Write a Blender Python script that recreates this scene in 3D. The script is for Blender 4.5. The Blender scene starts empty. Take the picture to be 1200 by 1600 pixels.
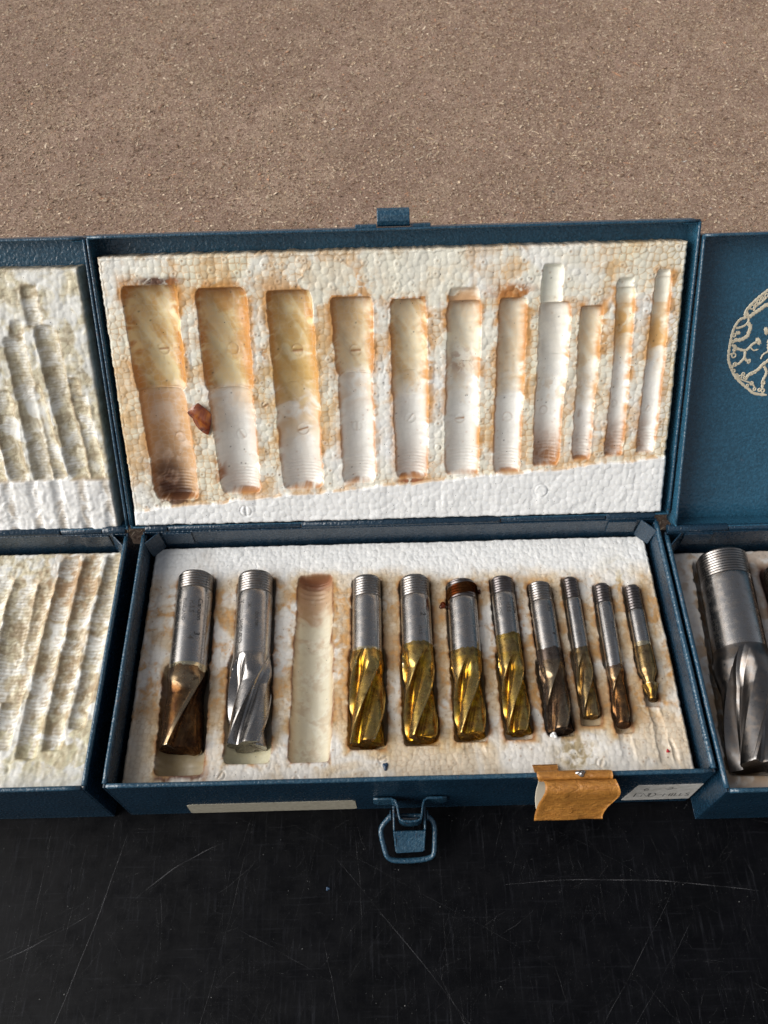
import bpy, math, random
import numpy as np
from mathutils import Matrix, Vector
random.seed(7)
rng = np.random.default_rng(7)
S = 0.001                      # everything below is written in millimetres
scene = bpy.context.scene
col = scene.collection
PI = math.pi

# ------------------------------------------------------------------ camera
cam = bpy.data.cameras.new('camera'); camo = bpy.data.objects.new('camera', cam); col.objects.link(camo)
cam.sensor_fit = 'VERTICAL'; cam.sensor_height = 24.0; cam.lens = 1328.85 / 1600 * 24
cam.clip_start = 0.01; cam.clip_end = 20
camo.location = (-5.412*S, -92.631*S, 370.108*S)
camo.rotation_euler = (math.radians(33.2494), math.radians(1.0315), math.radians(-1.1503))
cam.dof.use_dof = True; cam.dof.focus_distance = 0.37; cam.dof.aperture_fstop = 16
scene.camera = camo

# ------------------------------------------------------------------ light
SUN_EL, SUN_AZ = 32.0, 260.0          # azimuth clockwise from +Y: the light comes from the left, a little from the front
world = bpy.data.worlds.new('World'); scene.world = world; world.use_nodes = True
wn = world.node_tree.nodes; wl = world.node_tree.links
bg = wn['Background']; bg.inputs['Strength'].default_value = 0.05
sky = wn.new('ShaderNodeTexSky'); sky.sky_type = 'NISHITA'; sky.sun_disc = False
sky.sun_elevation = math.radians(SUN_EL); sky.sun_rotation = math.radians(SUN_AZ)
sky.dust_density = 4.0; sky.air_density = 1.0; sky.ozone_density = 1.0
hs = wn.new('ShaderNodeHueSaturation'); hs.inputs['Saturation'].default_value = 0.3
wl.new(sky.outputs[0], hs.inputs['Color']); wl.new(hs.outputs[0], bg.inputs['Color'])
sl = bpy.data.lights.new('sun', 'SUN'); sl.energy = 1.9; sl.angle = math.radians(60); sl.color = (1.0, 0.975, 0.93)
so = bpy.data.objects.new('sun', sl); col.objects.link(so)
a, e = math.radians(SUN_AZ), math.radians(SUN_EL)
dirv = Vector((math.sin(a)*math.cos(e), math.cos(a)*math.cos(e), math.sin(e)))
so.rotation_euler = dirv.to_track_quat('Z', 'Y').to_euler()
so.location = dirv*2
scene.view_settings.view_transform = 'Standard'; scene.view_settings.look = 'None'
scene.view_settings.exposure = 1.0; scene.view_settings.gamma = 1.0

# ------------------------------------------------------------------ helpers
def tag(o, label=None, cat=None, group=None, kind=None):
    if label: o['label'] = label
    if cat: o['category'] = cat
    if group: o['group'] = group
    if kind: o['kind'] = kind
    return o
def empty(name, loc, label, cat, group=None):
    o = bpy.data.objects.new(name, None); col.objects.link(o)
    o.location = [c*S for c in loc]; o.empty_display_size = 0.01
    return tag(o, label, cat, group)
def link(name, me, mat, parent=None, world_mm=True):
    o = bpy.data.objects.new(name, me); col.objects.link(o)
    if mat is not None:
        for m in (mat if isinstance(mat, (list, tuple)) else [mat]): me.materials.append(m)
    if parent is not None:
        o.parent = parent
    return o
def mesh_np(name, V, Q, smooth=True, colors=None, T=None):
    """V (n,3) mm, Q (m,4) quads, T (k,3) tris"""
    V = np.asarray(V, dtype=np.float32)*S
    me = bpy.data.meshes.new(name)
    Q = np.zeros((0,4), int) if Q is None or len(Q) == 0 else np.asarray(Q)
    T = np.zeros((0,3), int) if T is None or len(T) == 0 else np.asarray(T)
    me.vertices.add(len(V)); me.vertices.foreach_set('co', V.ravel())
    nl = len(Q)*4 + len(T)*3
    me.loops.add(nl)
    me.loops.foreach_set('vertex_index', np.concatenate([Q.ravel(), T.ravel()]).astype(np.int32))
    me.polygons.add(len(Q)+len(T))
    st = np.concatenate([np.arange(len(Q))*4, len(Q)*4+np.arange(len(T))*3]).astype(np.int32)
    me.polygons.foreach_set('loop_start', st)
    me.polygons.foreach_set('use_smooth', np.full(len(Q)+len(T), smooth))
    me.update(calc_edges=True); me.validate()
    if colors is not None:
        at = me.color_attributes.new('stain', 'FLOAT_COLOR', 'POINT')
        c4 = np.ones((len(V), 4), np.float32); c4[:, :3] = colors
        at.data.foreach_set('color', c4.ravel())
    return me
class MB:
    """collects shapes (mm) into one mesh"""
    def __init__(s): s.v = []; s.q = []; s.t = []
    def add(s, V, Q=(), T=()):
        n = len(s.v); s.v += [tuple(p) for p in V]
        s.q += [tuple(i+n for i in f) for f in Q]; s.t += [tuple(i+n for i in f) for f in T]
    def box(s, x0, x1, y0, y1, z0, z1):
        s.add([(x,y,z) for z in (z0,z1) for y in (y0,y1) for x in (x0,x1)],
              [(0,2,3,1),(4,5,7,6),(0,1,5,4),(2,6,7,3),(0,4,6,2),(1,3,7,5)])
    def tube(s, P, r, n=10, closed=False, cap=True):
        P = [Vector(p) for p in P]; m = len(P); V = []; up = None
        R = r if isinstance(r, (list, tuple)) else [r]*m
        for i, p in enumerate(P):
            if closed: d = (P[(i+1) % m]-P[i-1]).normalized()
            else: d = (P[min(i+1, m-1)]-P[max(i-1, 0)]).normalized()
            if up is None: up = Vector((0,0,1)) if abs(d.z) < .9 else Vector((1,0,0))
            a = d.cross(up).normalized(); b = a.cross(d).normalized(); up = b
            for k in range(n):
                t = 2*PI*k/n; V.append(p + (a*math.cos(t)+b*math.sin(t))*R[i])
        Q = []
        for i in range(m if closed else m-1):
            for k in range(n):
                j = (i+1) % m
                Q.append((i*n+k, i*n+(k+1) % n, j*n+(k+1) % n, j*n+k))
        T = []
        if cap and not closed:
            V.append(P[0]); V.append(P[-1])
            for k in range(n):
                T.append((len(V)-2, (k+1) % n, k)); T.append((len(V)-1, (m-1)*n+k, (m-1)*n+(k+1) % n))
        s.add(V, Q, T)
    def strip(s, A, B):
        """sheet between two polylines"""
        n = len(A); s.add(list(A)+list(B), [(i, i+1, n+i+1, n+i) for i in range(n-1)])
    def slab(s, A, B, off):
        """sheet between polylines A and B given real thickness by the offset vectors"""
        n = len(A); off = [Vector(o) for o in (off if isinstance(off[0], (tuple, list, Vector)) else [off]*n)]
        A = [Vector(p) for p in A]; B = [Vector(p) for p in B]
        V = A+B+[p+o for p, o in zip(A, off)]+[p+o for p, o in zip(B, off)]
        Q = []
        for i in range(n-1):
            Q += [(i, i+1, n+i+1, n+i), (2*n+i, 3*n+i, 3*n+i+1, 2*n+i+1), (i, 2*n+i, 2*n+i+1, i+1), (n+i, n+i+1, 3*n+i+1, 3*n+i)]
        Q += [(0, n, 3*n, 2*n), (n-1, 3*n-1, 4*n-1, 2*n-1)]
        s.add(V, Q)
    def build(s, name, mat, parent=None, smooth=False, bevel=0, seg=2, sub=0):
        me = mesh_np(name, s.v, s.q, smooth, T=s.t)
        o = link(name, me, mat, parent)
        if bevel:
            b = o.modifiers.new('bevel', 'BEVEL'); b.width = bevel*S; b.segments = seg; b.limit_method = 'ANGLE'; b.angle_limit = math.radians(40)
            b.harden_normals = False
        if sub:
            b = o.modifiers.new('sub', 'SUBSURF'); b.levels = sub; b.render_levels = sub
        return o

# ------------------------------------------------------------------ numpy noise
def vnoise(x, y, sc, seed):
    r = np.random.default_rng(seed).random((256, 256)).astype(np.float32)
    u = np.asarray(x)/sc+31.3; v = np.asarray(y)/sc+57.7
    i = np.floor(u).astype(int); j = np.floor(v).astype(int); fu = u-i; fv = v-j
    fu = fu*fu*(3-2*fu); fv = fv*fv*(3-2*fv)
    g = lambda a, b: r[a % 256, b % 256]
    return (g(i,j)*(1-fu)+g(i+1,j)*fu)*(1-fv)+(g(i,j+1)*(1-fu)+g(i+1,j+1)*fu)*fv
def fbm(x, y, sc, seed, o=4):
    s = 0; a = 1; t = 0; x = np.asarray(x); y = np.asarray(y)
    wx = vnoise(x, y, sc*.6, seed+301)-.5; wy = vnoise(x, y, sc*.6, seed+302)-.5
    x = x+wx*sc*.9; y = y+wy*sc*.9
    for k in range(o):
        c_, s_ = math.cos(.6+k*1.1+seed), math.sin(.6+k*1.1+seed)
        s = s+a*vnoise(x*c_-y*s_, x*s_+y*c_, sc/2**k, seed+k*17); t += a; a *= .6
    return (s/t-.5)*1.25+.5
def worley(x, y, cell, seed):
    R = np.random.default_rng(seed); jx = R.random((256,256)).astype(np.float32); jy = R.random((256,256)).astype(np.float32); idr = R.random((256,256)).astype(np.float32)
    u = x/cell+71; v = y/cell+43; i = np.floor(u).astype(int); j = np.floor(v).astype(int)
    F1 = np.full(x.shape, 9., np.float32); F2 = F1.copy(); ID = np.zeros_like(F1)
    for a in (-1,0,1):
        for b in (-1,0,1):
            I = (i+a) % 256; J = (j+b) % 256
            d = np.sqrt((i+a+.18+.64*jx[I,J]-u)**2+(j+b+.18+.64*jy[I,J]-v)**2)
            n = d < F1
            F2 = np.where(n, F1, np.minimum(F2, d)); ID = np.where(n, idr[I,J], ID); F1 = np.where(n, d, F1)
    return F1*cell, F2*cell, ID
def sm(a, b, x):
    t = np.clip((x-a)/(b-a), 0, 1); return t*t*(3-2*t)
def mixc(c, k, m):
    return c*(1-m[..., None])+np.array(k, np.float32)*m[..., None]

# ------------------------------------------------------------------ materials
class NT:
    def __init__(s, name):
        s.m = bpy.data.materials.new(name); s.m.use_nodes = True
        s.n = s.m.node_tree.nodes; s.l = s.m.node_tree.links
        s.p = s.n['Principled BSDF']; s.out = s.n['Material Output']
        tc = s.n.new('ShaderNodeTexCoord'); mp = s.n.new('ShaderNodeMapping'); mp.inputs['Scale'].default_value = (1000,)*3
        s.l.new(tc.outputs['Object'], mp.inputs[0]); s.co = mp.outputs[0]
    def vec(s, sc=(1,1,1), rot=(0,0,0)):
        mp = s.n.new('ShaderNodeMapping'); mp.inputs['Scale'].default_value = sc; mp.inputs['Rotation'].default_value = rot
        s.l.new(s.co, mp.inputs[0]); return mp.outputs[0]
    def noise(s, sc, det=4, rough=.6, v=None, dist=0):
        t = s.n.new('ShaderNodeTexNoise'); t.inputs['Scale'].default_value = sc; t.inputs['Detail'].default_value = det
        t.inputs['Roughness'].default_value = rough; t.inputs['Distortion'].default_value = dist
        s.l.new(v or s.co, t.inputs['Vector']); return t.outputs['Fac']
    def voro(s, sc, feat='F1', out='Distance', v=None, rnd=1):
        t = s.n.new('ShaderNodeTexVoronoi'); t.feature = feat; t.inputs['Scale'].default_value = sc; t.inputs['Randomness'].default_value = rnd
        s.l.new(v or s.co, t.inputs['Vector']); return t.outputs[out]
    def ramp(s, f, stops):
        r = s.n.new('ShaderNodeValToRGB'); el = r.color_ramp.elements
        while len(el) < len(stops): el.new(.5)
        for q, (p, c) in zip(el, stops):
            q.position = p; q.color = (c, c, c, 1) if isinstance(c, (int, float)) else (*c, 1)
        s.l.new(f, r.inputs[0]); return r.outputs[0]
    def mix(s, f, a, b, mode='MIX'):
        m = s.n.new('ShaderNodeMix'); m.data_type = 'RGBA'; m.blend_type = mode
        for i, v in ((0, f), (6, a), (7, b)):
            if hasattr(v, 'links'): s.l.new(v, m.inputs[i])
            elif i == 0: m.inputs[0].default_value = v
            else: m.inputs[i].default_value = (*v, 1)
        return m.outputs[2]
    def math(s, op, a, b=0.0):
        m = s.n.new('ShaderNodeMath'); m.operation = op
        for i, v in ((0, a), (1, b)):
            if hasattr(v, 'links'): s.l.new(v, m.inputs[i])
            else: m.inputs[i].default_value = v
        return m.outputs[0]
    def bump(s, h, dist, strength=1, prev=None):
        b = s.n.new('ShaderNodeBump'); b.inputs['Distance'].default_value = dist*S; b.inputs['Strength'].default_value = strength
        s.l.new(h, b.inputs['Height'])
        if prev is not None: s.l.new(prev, b.inputs['Normal'])
        return b.outputs[0]
    def set(s, **k):
        for n, v in k.items():
            i = s.p.inputs[n.replace('_', ' ')]
            if hasattr(v, 'links'): s.l.new(v, i)
            else: i.default_value = (*v, 1) if isinstance(v, tuple) and len(v) == 3 and i.type == 'RGBA' else v
        return s
    def attr(s, name):
        a = s.n.new('ShaderNodeAttribute'); a.attribute_name = name; return a.outputs['Color']

def blue_paint(name, wear=0.0, base=(.0043,.0195,.038), scale=1.0, mott=1.6):
    t = NT(name)
    n1 = t.noise(.05, 3); n2 = t.noise(1.1*scale, 2, .5, dist=.6); n3 = t.noise(.35, 5, .65)
    c = t.mix(t.ramp(n1, [(.35, 0), (.65, 1)]), base, tuple(v*1.35 for v in base))
    c = t.mix(t.ramp(n2, [(.45, 0), (.62, .55)]), c, tuple(v*mott+.002 for v in base))
    wm = t.math('MULTIPLY', t.ramp(t.noise(.9, 6, .75), [(.60-wear*.2, 0), (.66-wear*.2, 1)]), t.ramp(t.noise(.07, 4, .7), [(.38, .15), (.62, 1)]))
    c = t.mix(t.math('MULTIPLY', wm, .25+wear*.5), c, (.07,.13,.17))
    rust = t.ramp(t.noise(.22, 6, .75), [(.64-wear*.04, 0), (.69, .9)])
    c = t.mix(t.math('MULTIPLY', rust, .3+wear*.7), c, (.16,.07,.03))
    b = t.bump(t.noise(.9*scale, 1, .4, dist=.5), .34, .9)
    b = t.bump(t.noise(6, 3), .02, .6, b)
    t.set(Base_Color=c, Roughness=t.ramp(n3, [(.3, .20), (.7, .36)]), Normal=b, Specular_IOR_Level=.75)
    return t.m
M_BLUE = blue_paint('blue_hammered_paint')
M_BLUEW = blue_paint('worn_blue_paint_on_edges', wear=.55, base=(.009,.039,.070))
M_BLUEL = blue_paint('blue_paint_in_lids', base=(.013,.057,.096), scale=.8, mott=2.1)

def foam_mat():
    t = NT('stained_expanded_polystyrene')
    c = t.attr('stain')
    sp = t.ramp(t.voro(.33, 'F1'), [(.0, 1), (.055, 1), (.075, 0)])         # sparse dark specks of dirt and swarf
    sel = t.ramp(t.voro(.33, 'F1', 'Color'), [(.0, 1), (.42, 1), (.44, 0)])
    c = t.mix(t.math('MULTIPLY', sp, t.math('MULTIPLY', sel, .85)), c, (.03,.025,.02))
    b = t.bump(t.noise(1.6, 4, .6), .05, .6)
    b = t.bump(t.noise(9, 2), .02, .5, b)
    t.set(Base_Color=c, Roughness=t.ramp(t.noise(.8, 4), [(.35, .28), (.65, .5)]), Normal=b, Specular_IOR_Level=.45,
          Subsurface_Weight=.10, Subsurface_Radius=(1.0, .9, .75), Subsurface_Scale=1.2*S)
    return t.m
M_FOAM = foam_mat()

def steel(name, base=(.44,.425,.415), rough=.25, dirt=.3, ring=True, warm=(.25,.16,.09)):
    t = NT(name)
    g = t.noise(1.0, 3, .6, t.vec((.12, 5, .12)) if ring else None)
    d = t.ramp(t.noise(.35, 6, .7), [(.45, 0), (.72, 1)])
    c = t.mix(t.ramp(g, [(.3, 0), (.7, 1)]), tuple(v*.86 for v in base), base)
    c = t.mix(t.math('MULTIPLY', d, dirt), c, warm)
    r = t.math('ADD', t.math('MULTIPLY', d, .14), t.math('ADD', t.math('MULTIPLY', g, .10), rough-.08))
    b = t.bump(g, .0015, .5); b = t.bump(t.noise(.12, 2, .5), .10, .25, b)
    t.set(Base_Color=c, Metallic=1.0, Roughness=r, Normal=b)
    return t.m
M_SHANK = steel('ground_steel_shank')
M_THREAD = steel('dark_steel_thread', (.30,.285,.275), .30, .5, warm=(.12,.07,.04))
M_THREADK = steel('blackened_steel_thread', (.17,.155,.155), .32, .6, warm=(.07,.04,.03))
M_FLUTE = steel('bare_fluted_steel', (.35,.335,.325), .27, .2, ring=False)
M_FLUTEG = steel('straw_coloured_fluted_steel', (.68,.60,.42), .23, .3, ring=False, warm=(.40,.20,.07))
M_FLUTED = steel('dull_dark_fluted_steel', (.20,.19,.185), .32, .4, ring=False)
M_ENGR = NT('etched_marking').set(Base_Color=(.035,.032,.032), Roughness=.7).m

def wax(name, tint, tint2, gloss=.12, k=1.0):
    """thin peelable amber coating: coloured see-through film with a glossy skin"""
    t = NT(name)
    n = t.ramp(t.noise(.22*k, 5, .65, dist=.8), [(.40, 0), (.62, 1)])
    colr = t.mix(n, tint, tint2)
    thick = t.attr('stain'); colr = t.mix(thick, tuple(.45*v+.53 for v in tint), colr)
    blot = t.ramp(t.noise(.5*k, 5, .7), [(.52, 0), (.74, .75)])
    colr = t.mix(blot, colr, tuple(v*.45 for v in tint2))
    tr = t.n.new('ShaderNodeBsdfTransparent'); t.l.new(colr, tr.inputs[0])
    df = t.n.new('ShaderNodeBsdfDiffuse'); t.l.new(t.mix(.6, colr, (.06,.025,.006)), df.inputs[0])
    gl = t.n.new('ShaderNodeBsdfGlossy'); gl.inputs['Roughness'].default_value = gloss
    b = t.bump(t.noise(.22, 3, .5, dist=.6), .14, .35); b = t.bump(t.noise(1.6, 3, .5), .04, .4, b)
    t.l.new(b, gl.inputs['Normal']); t.l.new(b, df.inputs['Normal'])
    m1 = t.n.new('ShaderNodeMixShader'); m1.inputs[0].default_value = .07
    t.l.new(tr.outputs[0], m1.inputs[1]); t.l.new(df.outputs[0], m1.inputs[2])
    fr = t.n.new('ShaderNodeFresnel'); fr.inputs[0].default_value = 1.5; t.l.new(b, fr.inputs['Normal'])
    ge = t.n.new('ShaderNodeNewGeometry'); front = t.math('SUBTRACT', 1.0, ge.outputs['Backfacing'])
    m2 = t.n.new('ShaderNodeMixShader'); t.l.new(t.math('MULTIPLY', t.math('MULTIPLY', t.math('MINIMUM', fr.outputs[0], .25), .8), front), m2.inputs[0])
    t.l.new(m1.outputs[0], m2.inputs[1]); t.l.new(gl.outputs[0], m2.inputs[2])
    t.l.new(m2.outputs[0], t.out.inputs['Surface'])
    return t.m
M_WGOLD = wax('gold_amber_wax', (.90,.72,.20), (.58,.38,.15))
M_WBROWN = wax('brown_amber_wax', (.46,.33,.22), (.28,.19,.15))
M_WDARK = wax('dark_brown_wax', (.46,.37,.31), (.22,.17,.16), .2)
M_WDGOLD = wax('dull_gold_wax', (.70,.56,.30), (.38,.30,.23))
M_WORANGE = wax('orange_brown_wax', (.64,.46,.30), (.36,.27,.22))

# ------------------------------------------------------------------ setting
def chipboard():
    t = NT('raw_chipboard')
    n1 = t.noise(.02, 5, .6); n2 = t.noise(.11, 5, .7); n3 = t.noise(.62, 6, .8, dist=1.2); n4 = t.noise(.055, 6, .75)
    c = t.mix(t.ramp(n2, [(.3, 0), (.7, 1)]), (.30,.195,.15), (.41,.285,.222))
    c = t.mix(t.ramp(n1, [(.35, 0), (.65, .6)]), c, (.31,.225,.155))
    c = t.mix(t.ramp(t.noise(.012, 4, .6, dist=1), [(.42, .5), (.6, 0)]), c, (.20,.125,.095))
    c = t.mix(t.ramp(n3, [(.38, .85), (.5, 0)]), c, (.13,.078,.052))
    c = t.mix(t.ramp(n3, [(.52, 0), (.63, .85)]), c, (.58,.45,.34))
    c = t.mix(t.ramp(n4, [(.44, .3), (.56, 0)]), c, (.19,.12,.085)); c = t.mix(t.ramp(n4, [(.56, 0), (.70, .3)]), c, (.42,.31,.22))
    pit = t.ramp(t.noise(.13, 6, .8), [(.33, .85), (.38, 0)]); c = t.mix(pit, c, (.06,.035,.025))
    b = t.bump(n3, .5, .9); b = t.bump(t.noise(4, 3), .06, .6, b)
    t.set(Base_Color=c, Roughness=.85, Normal=b, Specular_IOR_Level=.25)
    return t.m
mb = MB(); mb.box(-1500, 1500, -900, 2400, -22, -3.2)
tag(mb.build('workbench', chipboard()), kind='structure')

def chips():
    """loose-lying and pressed slivers on the face of the board: nobody could count them"""
    N = 80000
    x = rng.uniform(-400, 400, N*2); y = 120+rng.random(N*2)**.85*660
    dens = fbm(x, y, 45, 5, 4)+.35*fbm(x, y, 9, 8, 3)
    keep = (dens > .62+.16*(rng.random(N*2)-.5)) | (rng.random(N*2) < .2)
    x = x[keep][:N]; y = y[keep][:N]; n = len(x)
    L = rng.gamma(2.6, .48, n)+.5; w = rng.uniform(.18, .44, n)*(1+.22*L); a = rng.uniform(0, PI, n)
    big = rng.random(n) < .03; L = np.where(big, L*1.8+1.2, L); w = np.where(big, w*2.2, w)
    dx, dy = np.cos(a), np.sin(a); b = rng.uniform(-.12, .12, n)*L
    zc = -3.2+rng.uniform(.04, .35, n); V = np.zeros((n, 6, 3))
    for k, (t, wd) in enumerate(((-1,.35),(0,1),(1,.3))):
        cx = x+dx*L*t*.5-dy*b*(1-t*t); cy = y+dy*L*t*.5+dx*b*(1-t*t)
        zz = -3.2+.03+(zc+3.2)*(1-abs(t)*rng.random(n))
        for q, s in ((0,-1),(1,1)):
            V[:, k*2+q] = np.stack([cx-dy*wd*w*.5*s, cy+dx*wd*w*.5*s, zz+rng.uniform(-.05, .08, n)], 1)
    V[..., 2] = np.maximum(V[..., 2], -3.17)
    base = (np.arange(n)*6)[:, None]
    Q = np.concatenate([base+np.array([[0,2,3,1]]), base+np.array([[2,4,5,3]])])
    pal = np.array([(.50,.38,.27),(.36,.25,.17),(.28,.18,.12),(.60,.48,.36),(.19,.11,.07),(.40,.30,.19),(.42,.22,.13)])
    pi = rng.choice(len(pal), n, p=[.22,.27,.2,.10,.08,.1,.03]); c = pal[pi]*rng.uniform(.9, 1.5, n)[:, None]
    sp = rng.random(n); c[sp < .004] = (.05,.06,.07); c[sp > .9985] = (.75,.74,.70)
    me = mesh_np('wood_chips', V.reshape(-1, 3), Q, False, np.repeat(c, 6, 0))
    # fine grit between the slivers
    n = 190000; x = rng.uniform(-400, 400, n); y = 120+rng.random(n)**.85*660; r = rng.gamma(3, .11, n)+.12; a = rng.uniform(0, PI, n); k = rng.uniform(.3, .9, n)
    G = np.zeros((n, 4, 3))
    for q, (u, v) in enumerate(((-1,-1),(1,-.8),(.9,1),(-1,.7))):
        G[:, q, 0] = x+(np.cos(a)*u-np.sin(a)*v*k)*r; G[:, q, 1] = y+(np.sin(a)*u+np.cos(a)*v*k)*r; G[:, q, 2] = -3.17+rng.random(n)*r*.9
    pi = rng.choice(len(pal), n, p=[.2,.16,.18,.12,.22,.08,.04]); cg = pal[pi]*rng.uniform(.7, 1.15, n)[:, None]
    me = mesh_np('wood_chips', np.concatenate([V.reshape(-1, 3), G.reshape(-1, 3)]), np.concatenate([Q, len(V)*6+np.arange(n*4).reshape(-1, 4)]), False, np.concatenate([np.repeat(c, 6, 0), np.repeat(cg, 4, 0)]))
    t = NT('wood_slivers'); t.set(Base_Color=t.attr('stain'), Roughness=.75, Specular_IOR_Level=.3)
    o = link('wood_chips', me, t.m); tag(o, 'pale and brown wood slivers pressed into the bare chipboard', 'wood chips', kind='stuff')
chips()

def black_sheet():
    t = NT('scratched_black_plastic')
    n = t.noise(.03, 5, .65); g = t.noise(.6, 4, .7, t.vec((1.2, .08, 1)))
    g2 = t.noise(.6, 4, .7, t.vec((.05, 1.3, 1)))
    c = t.mix(t.ramp(n, [(.4, 0), (.7, 1)]), (.0013,.0014,.0020), (.0028,.0030,.0042))
    c = t.mix(t.ramp(g, [(.56, 0), (.75, .5)]), c, (.022,.023,.028))
    c = t.mix(t.ramp(g2, [(.58, 0), (.78, .45)]), c, (.022,.023,.028))
    b = t.bump(g, .03, .4); b = t.bump(t.noise(2, 4, .7), .02, .4, b)
    t.set(Base_Color=c, Roughness=t.ramp(t.noise(.12, 5, .7), [(.35, .32), (.65, .5)]), Normal=b, Specular_IOR_Level=.13)
    mb = MB(); mb.box(-700, 700, -500, 135, -3.2, 0)
    o = mb.build('black_tabletop', t.m, bevel=.6); tag(o, kind='structure')
    # scratches: shallow ploughed marks as fine ribbons just proud of the sheet
    V, Q, C = [], [], []
    def ribbon(P, w, br):
        n0 = len(V); n = len(P)
        for i, (px, py) in enumerate(P):
            q = P[min(i+1, n-1)]; r = P[max(i-1, 0)]; d = math.hypot(q[0]-r[0], q[1]-r[1]) or 1
            nx, ny = -(q[1]-r[1])/d, (q[0]-r[0])/d; ww = w*math.sin(PI*(i+.35)/(n-.3))**.5*.5
            V.append((px+nx*ww, py+ny*ww, .02)); V.append((px-nx*ww, py-ny*ww, .02))
            f = br*(.55+.45*math.sin(i*1.7+px)); C.extend([f, f])
        Q.extend([(n0+2*i, n0+2*i+1, n0+2*i+3, n0+2*i+2) for i in range(n-1)])
    def line(x0, y0, x1, y1, w, br, bend=0, n=14):
        L = math.hypot(x1-x0, y1-y0); nx, ny = -(y1-y0)/L, (x1-x0)/L; ph = random.random()*6
        ribbon([(x0+(x1-x0)*t+nx*(bend*4*t*(1-t)+.15*math.sin(ph+t*17)), y0+(y1-y0)*t+ny*(bend*4*t*(1-t)+.15*math.sin(ph+t*17))) for t in [k/(n-1) for k in range(n)]], w, br)
    for L_ in SCR: line(*L_)
    for k in range(1500):
        x, y = random.uniform(-190, 190), random.uniform(-120, -3); a = random.choice([random.uniform(0, PI), random.gauss(PI/2, .15), random.gauss(.9, .3)])
        l = random.expovariate(1/6)+1.5
        line(x, y, x+math.cos(a)*l, y+math.sin(a)*l, random.uniform(.05, .16), random.uniform(.05, .35), random.uniform(-.8, .8), 7)
    for k in range(150):     # bunches of fine parallel scuffs
        x, y = random.uniform(-190, 190), random.uniform(-115, -8); a = random.choice([random.gauss(.1, .2), random.gauss(1.5, .2), random.uniform(0, PI)])
        for j in range(random.randint(5, 14)):
            l = random.uniform(4, 22); ox, oy = random.gauss(0, 4), random.gauss(0, 3)
            line(x+ox, y+oy, x+ox+math.cos(a)*l, y+oy+math.sin(a)*l, random.uniform(.04, .09), random.uniform(.03, .14), random.uniform(-.5, .5), 7)
    cc = np.array(C)[:, None]*np.ones((1, 3))
    me = mesh_np('scratches', V, Q, True, cc)
    s = NT('scratch_mark'); tr = s.n.new('ShaderNodeBsdfTransparent'); mx = s.n.new('ShaderNodeMixShader')
    s.set(Base_Color=(.42,.42,.44), Roughness=.5); s.l.new(s.math('MULTIPLY', s.attr('stain'), .26), mx.inputs[0])
    s.l.new(tr.outputs[0], mx.inputs[1]); s.l.new(s.p.outputs[0], mx.inputs[2]); s.l.new(mx.outputs[0], s.out.inputs['Surface'])
    so_ = link('scratches', me, s.m, o); so_['kind'] = 'stuff'
    # dust
    V, Q, C = [], [], []
    for k in range(1100):
        x, y = random.uniform(-190, 190), random.uniform(-120, -2); r = random.expovariate(1/.045)+.04; r = min(r, .3); n0 = len(V)
        h = r*.8
        V += [(x-r, y-r*.6, .01), (x+r, y-r*.5, .01), (x+r*.8, y+r*.7, .01), (x-r*.7, y+r*.6, .01), (x, y, h)]
        Q += [(n0, n0+1, n0+4), (n0+1, n0+2, n0+4), (n0+2, n0+3, n0+4), (n0+3, n0, n0+4)]
        f = random.choice([.04, .08, .12, .25]); C += [(f, f, f*.97)]*5
    me = mesh_np('dust', V, None, False, np.array(C), T=Q)
    t = NT('dust_grains'); t.set(Base_Color=t.attr('stain'), Roughness=.9)
    o2 = link('dust', me, t.m); tag(o2, 'grey dust grains and swarf scattered on the black tabletop', 'dust', kind='stuff')
# long scratches seen on the sheet (x0,y0,x1,y1,width,strength,bend)
SCR = [(-118,-8,-142,-95,.22,.5,1.5), (-134,-6,-139,-70,.14,.3,.4), (-150,-6,-152,-75,.2,.35,.3), (-155,-8,-157,-78,.14,.3,-.3), (-147,-6,-150,-72,.12,.25,.5),
       (-76,-12,-113,-35,.4,.5,-2.5), (-58,-14,-78,-32,.16,.3,1), (-68,-18,-84,-90,.22,.4,.8), (-30,-20,45,-110,.22,.45,1), (-52,-4,60,-64,.12,.22,.5),
       (-23,-8,-20,-52,.2,.35,1), (-35,-50,-28,-82,.2,.4,.6), (-175,-60,-128,-38,.3,.4,-1.2), (-174,-58,-132,-40,.15,.3,.3), (-75,-42,-32,-64,.15,.3,.4),
       (8,-60,34,-110,.2,.4,.4), (38,-31,140,-36,.35,.5,3.0), (104,-36,60,-92,.22,.3,.5), (110,-46,78,-85,.16,.3,.2), (100,-86,118,-88,.25,.35,.3),
       (12,-15,14,-118,.14,.25,0), (23,-40,18,-110,.12,.2,.3), (97,-72,100,-110,.2,.25,.3), (45,-84,45,-98,.2,.3,0), (-168,-82,-168,-116,.25,.35,.3),
       (-140,-6,-138,-45,.1,.25,.3), (60,-10,95,-30,.12,.2,.6), (70,-8,82,-28,.12,.2,.3)]
black_sheet()

# ------------------------------------------------------------------ boxes
D, H = 115.93, 42.29
LA = math.radians(34.4)            # lid leans this far back past upright
def lid_matrix(oy=0, lean=LA): return Matrix.Translation((0, (D+oy)*S, H*S)) @ Matrix.Rotation(PI/2-lean, 4, 'X')

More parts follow.
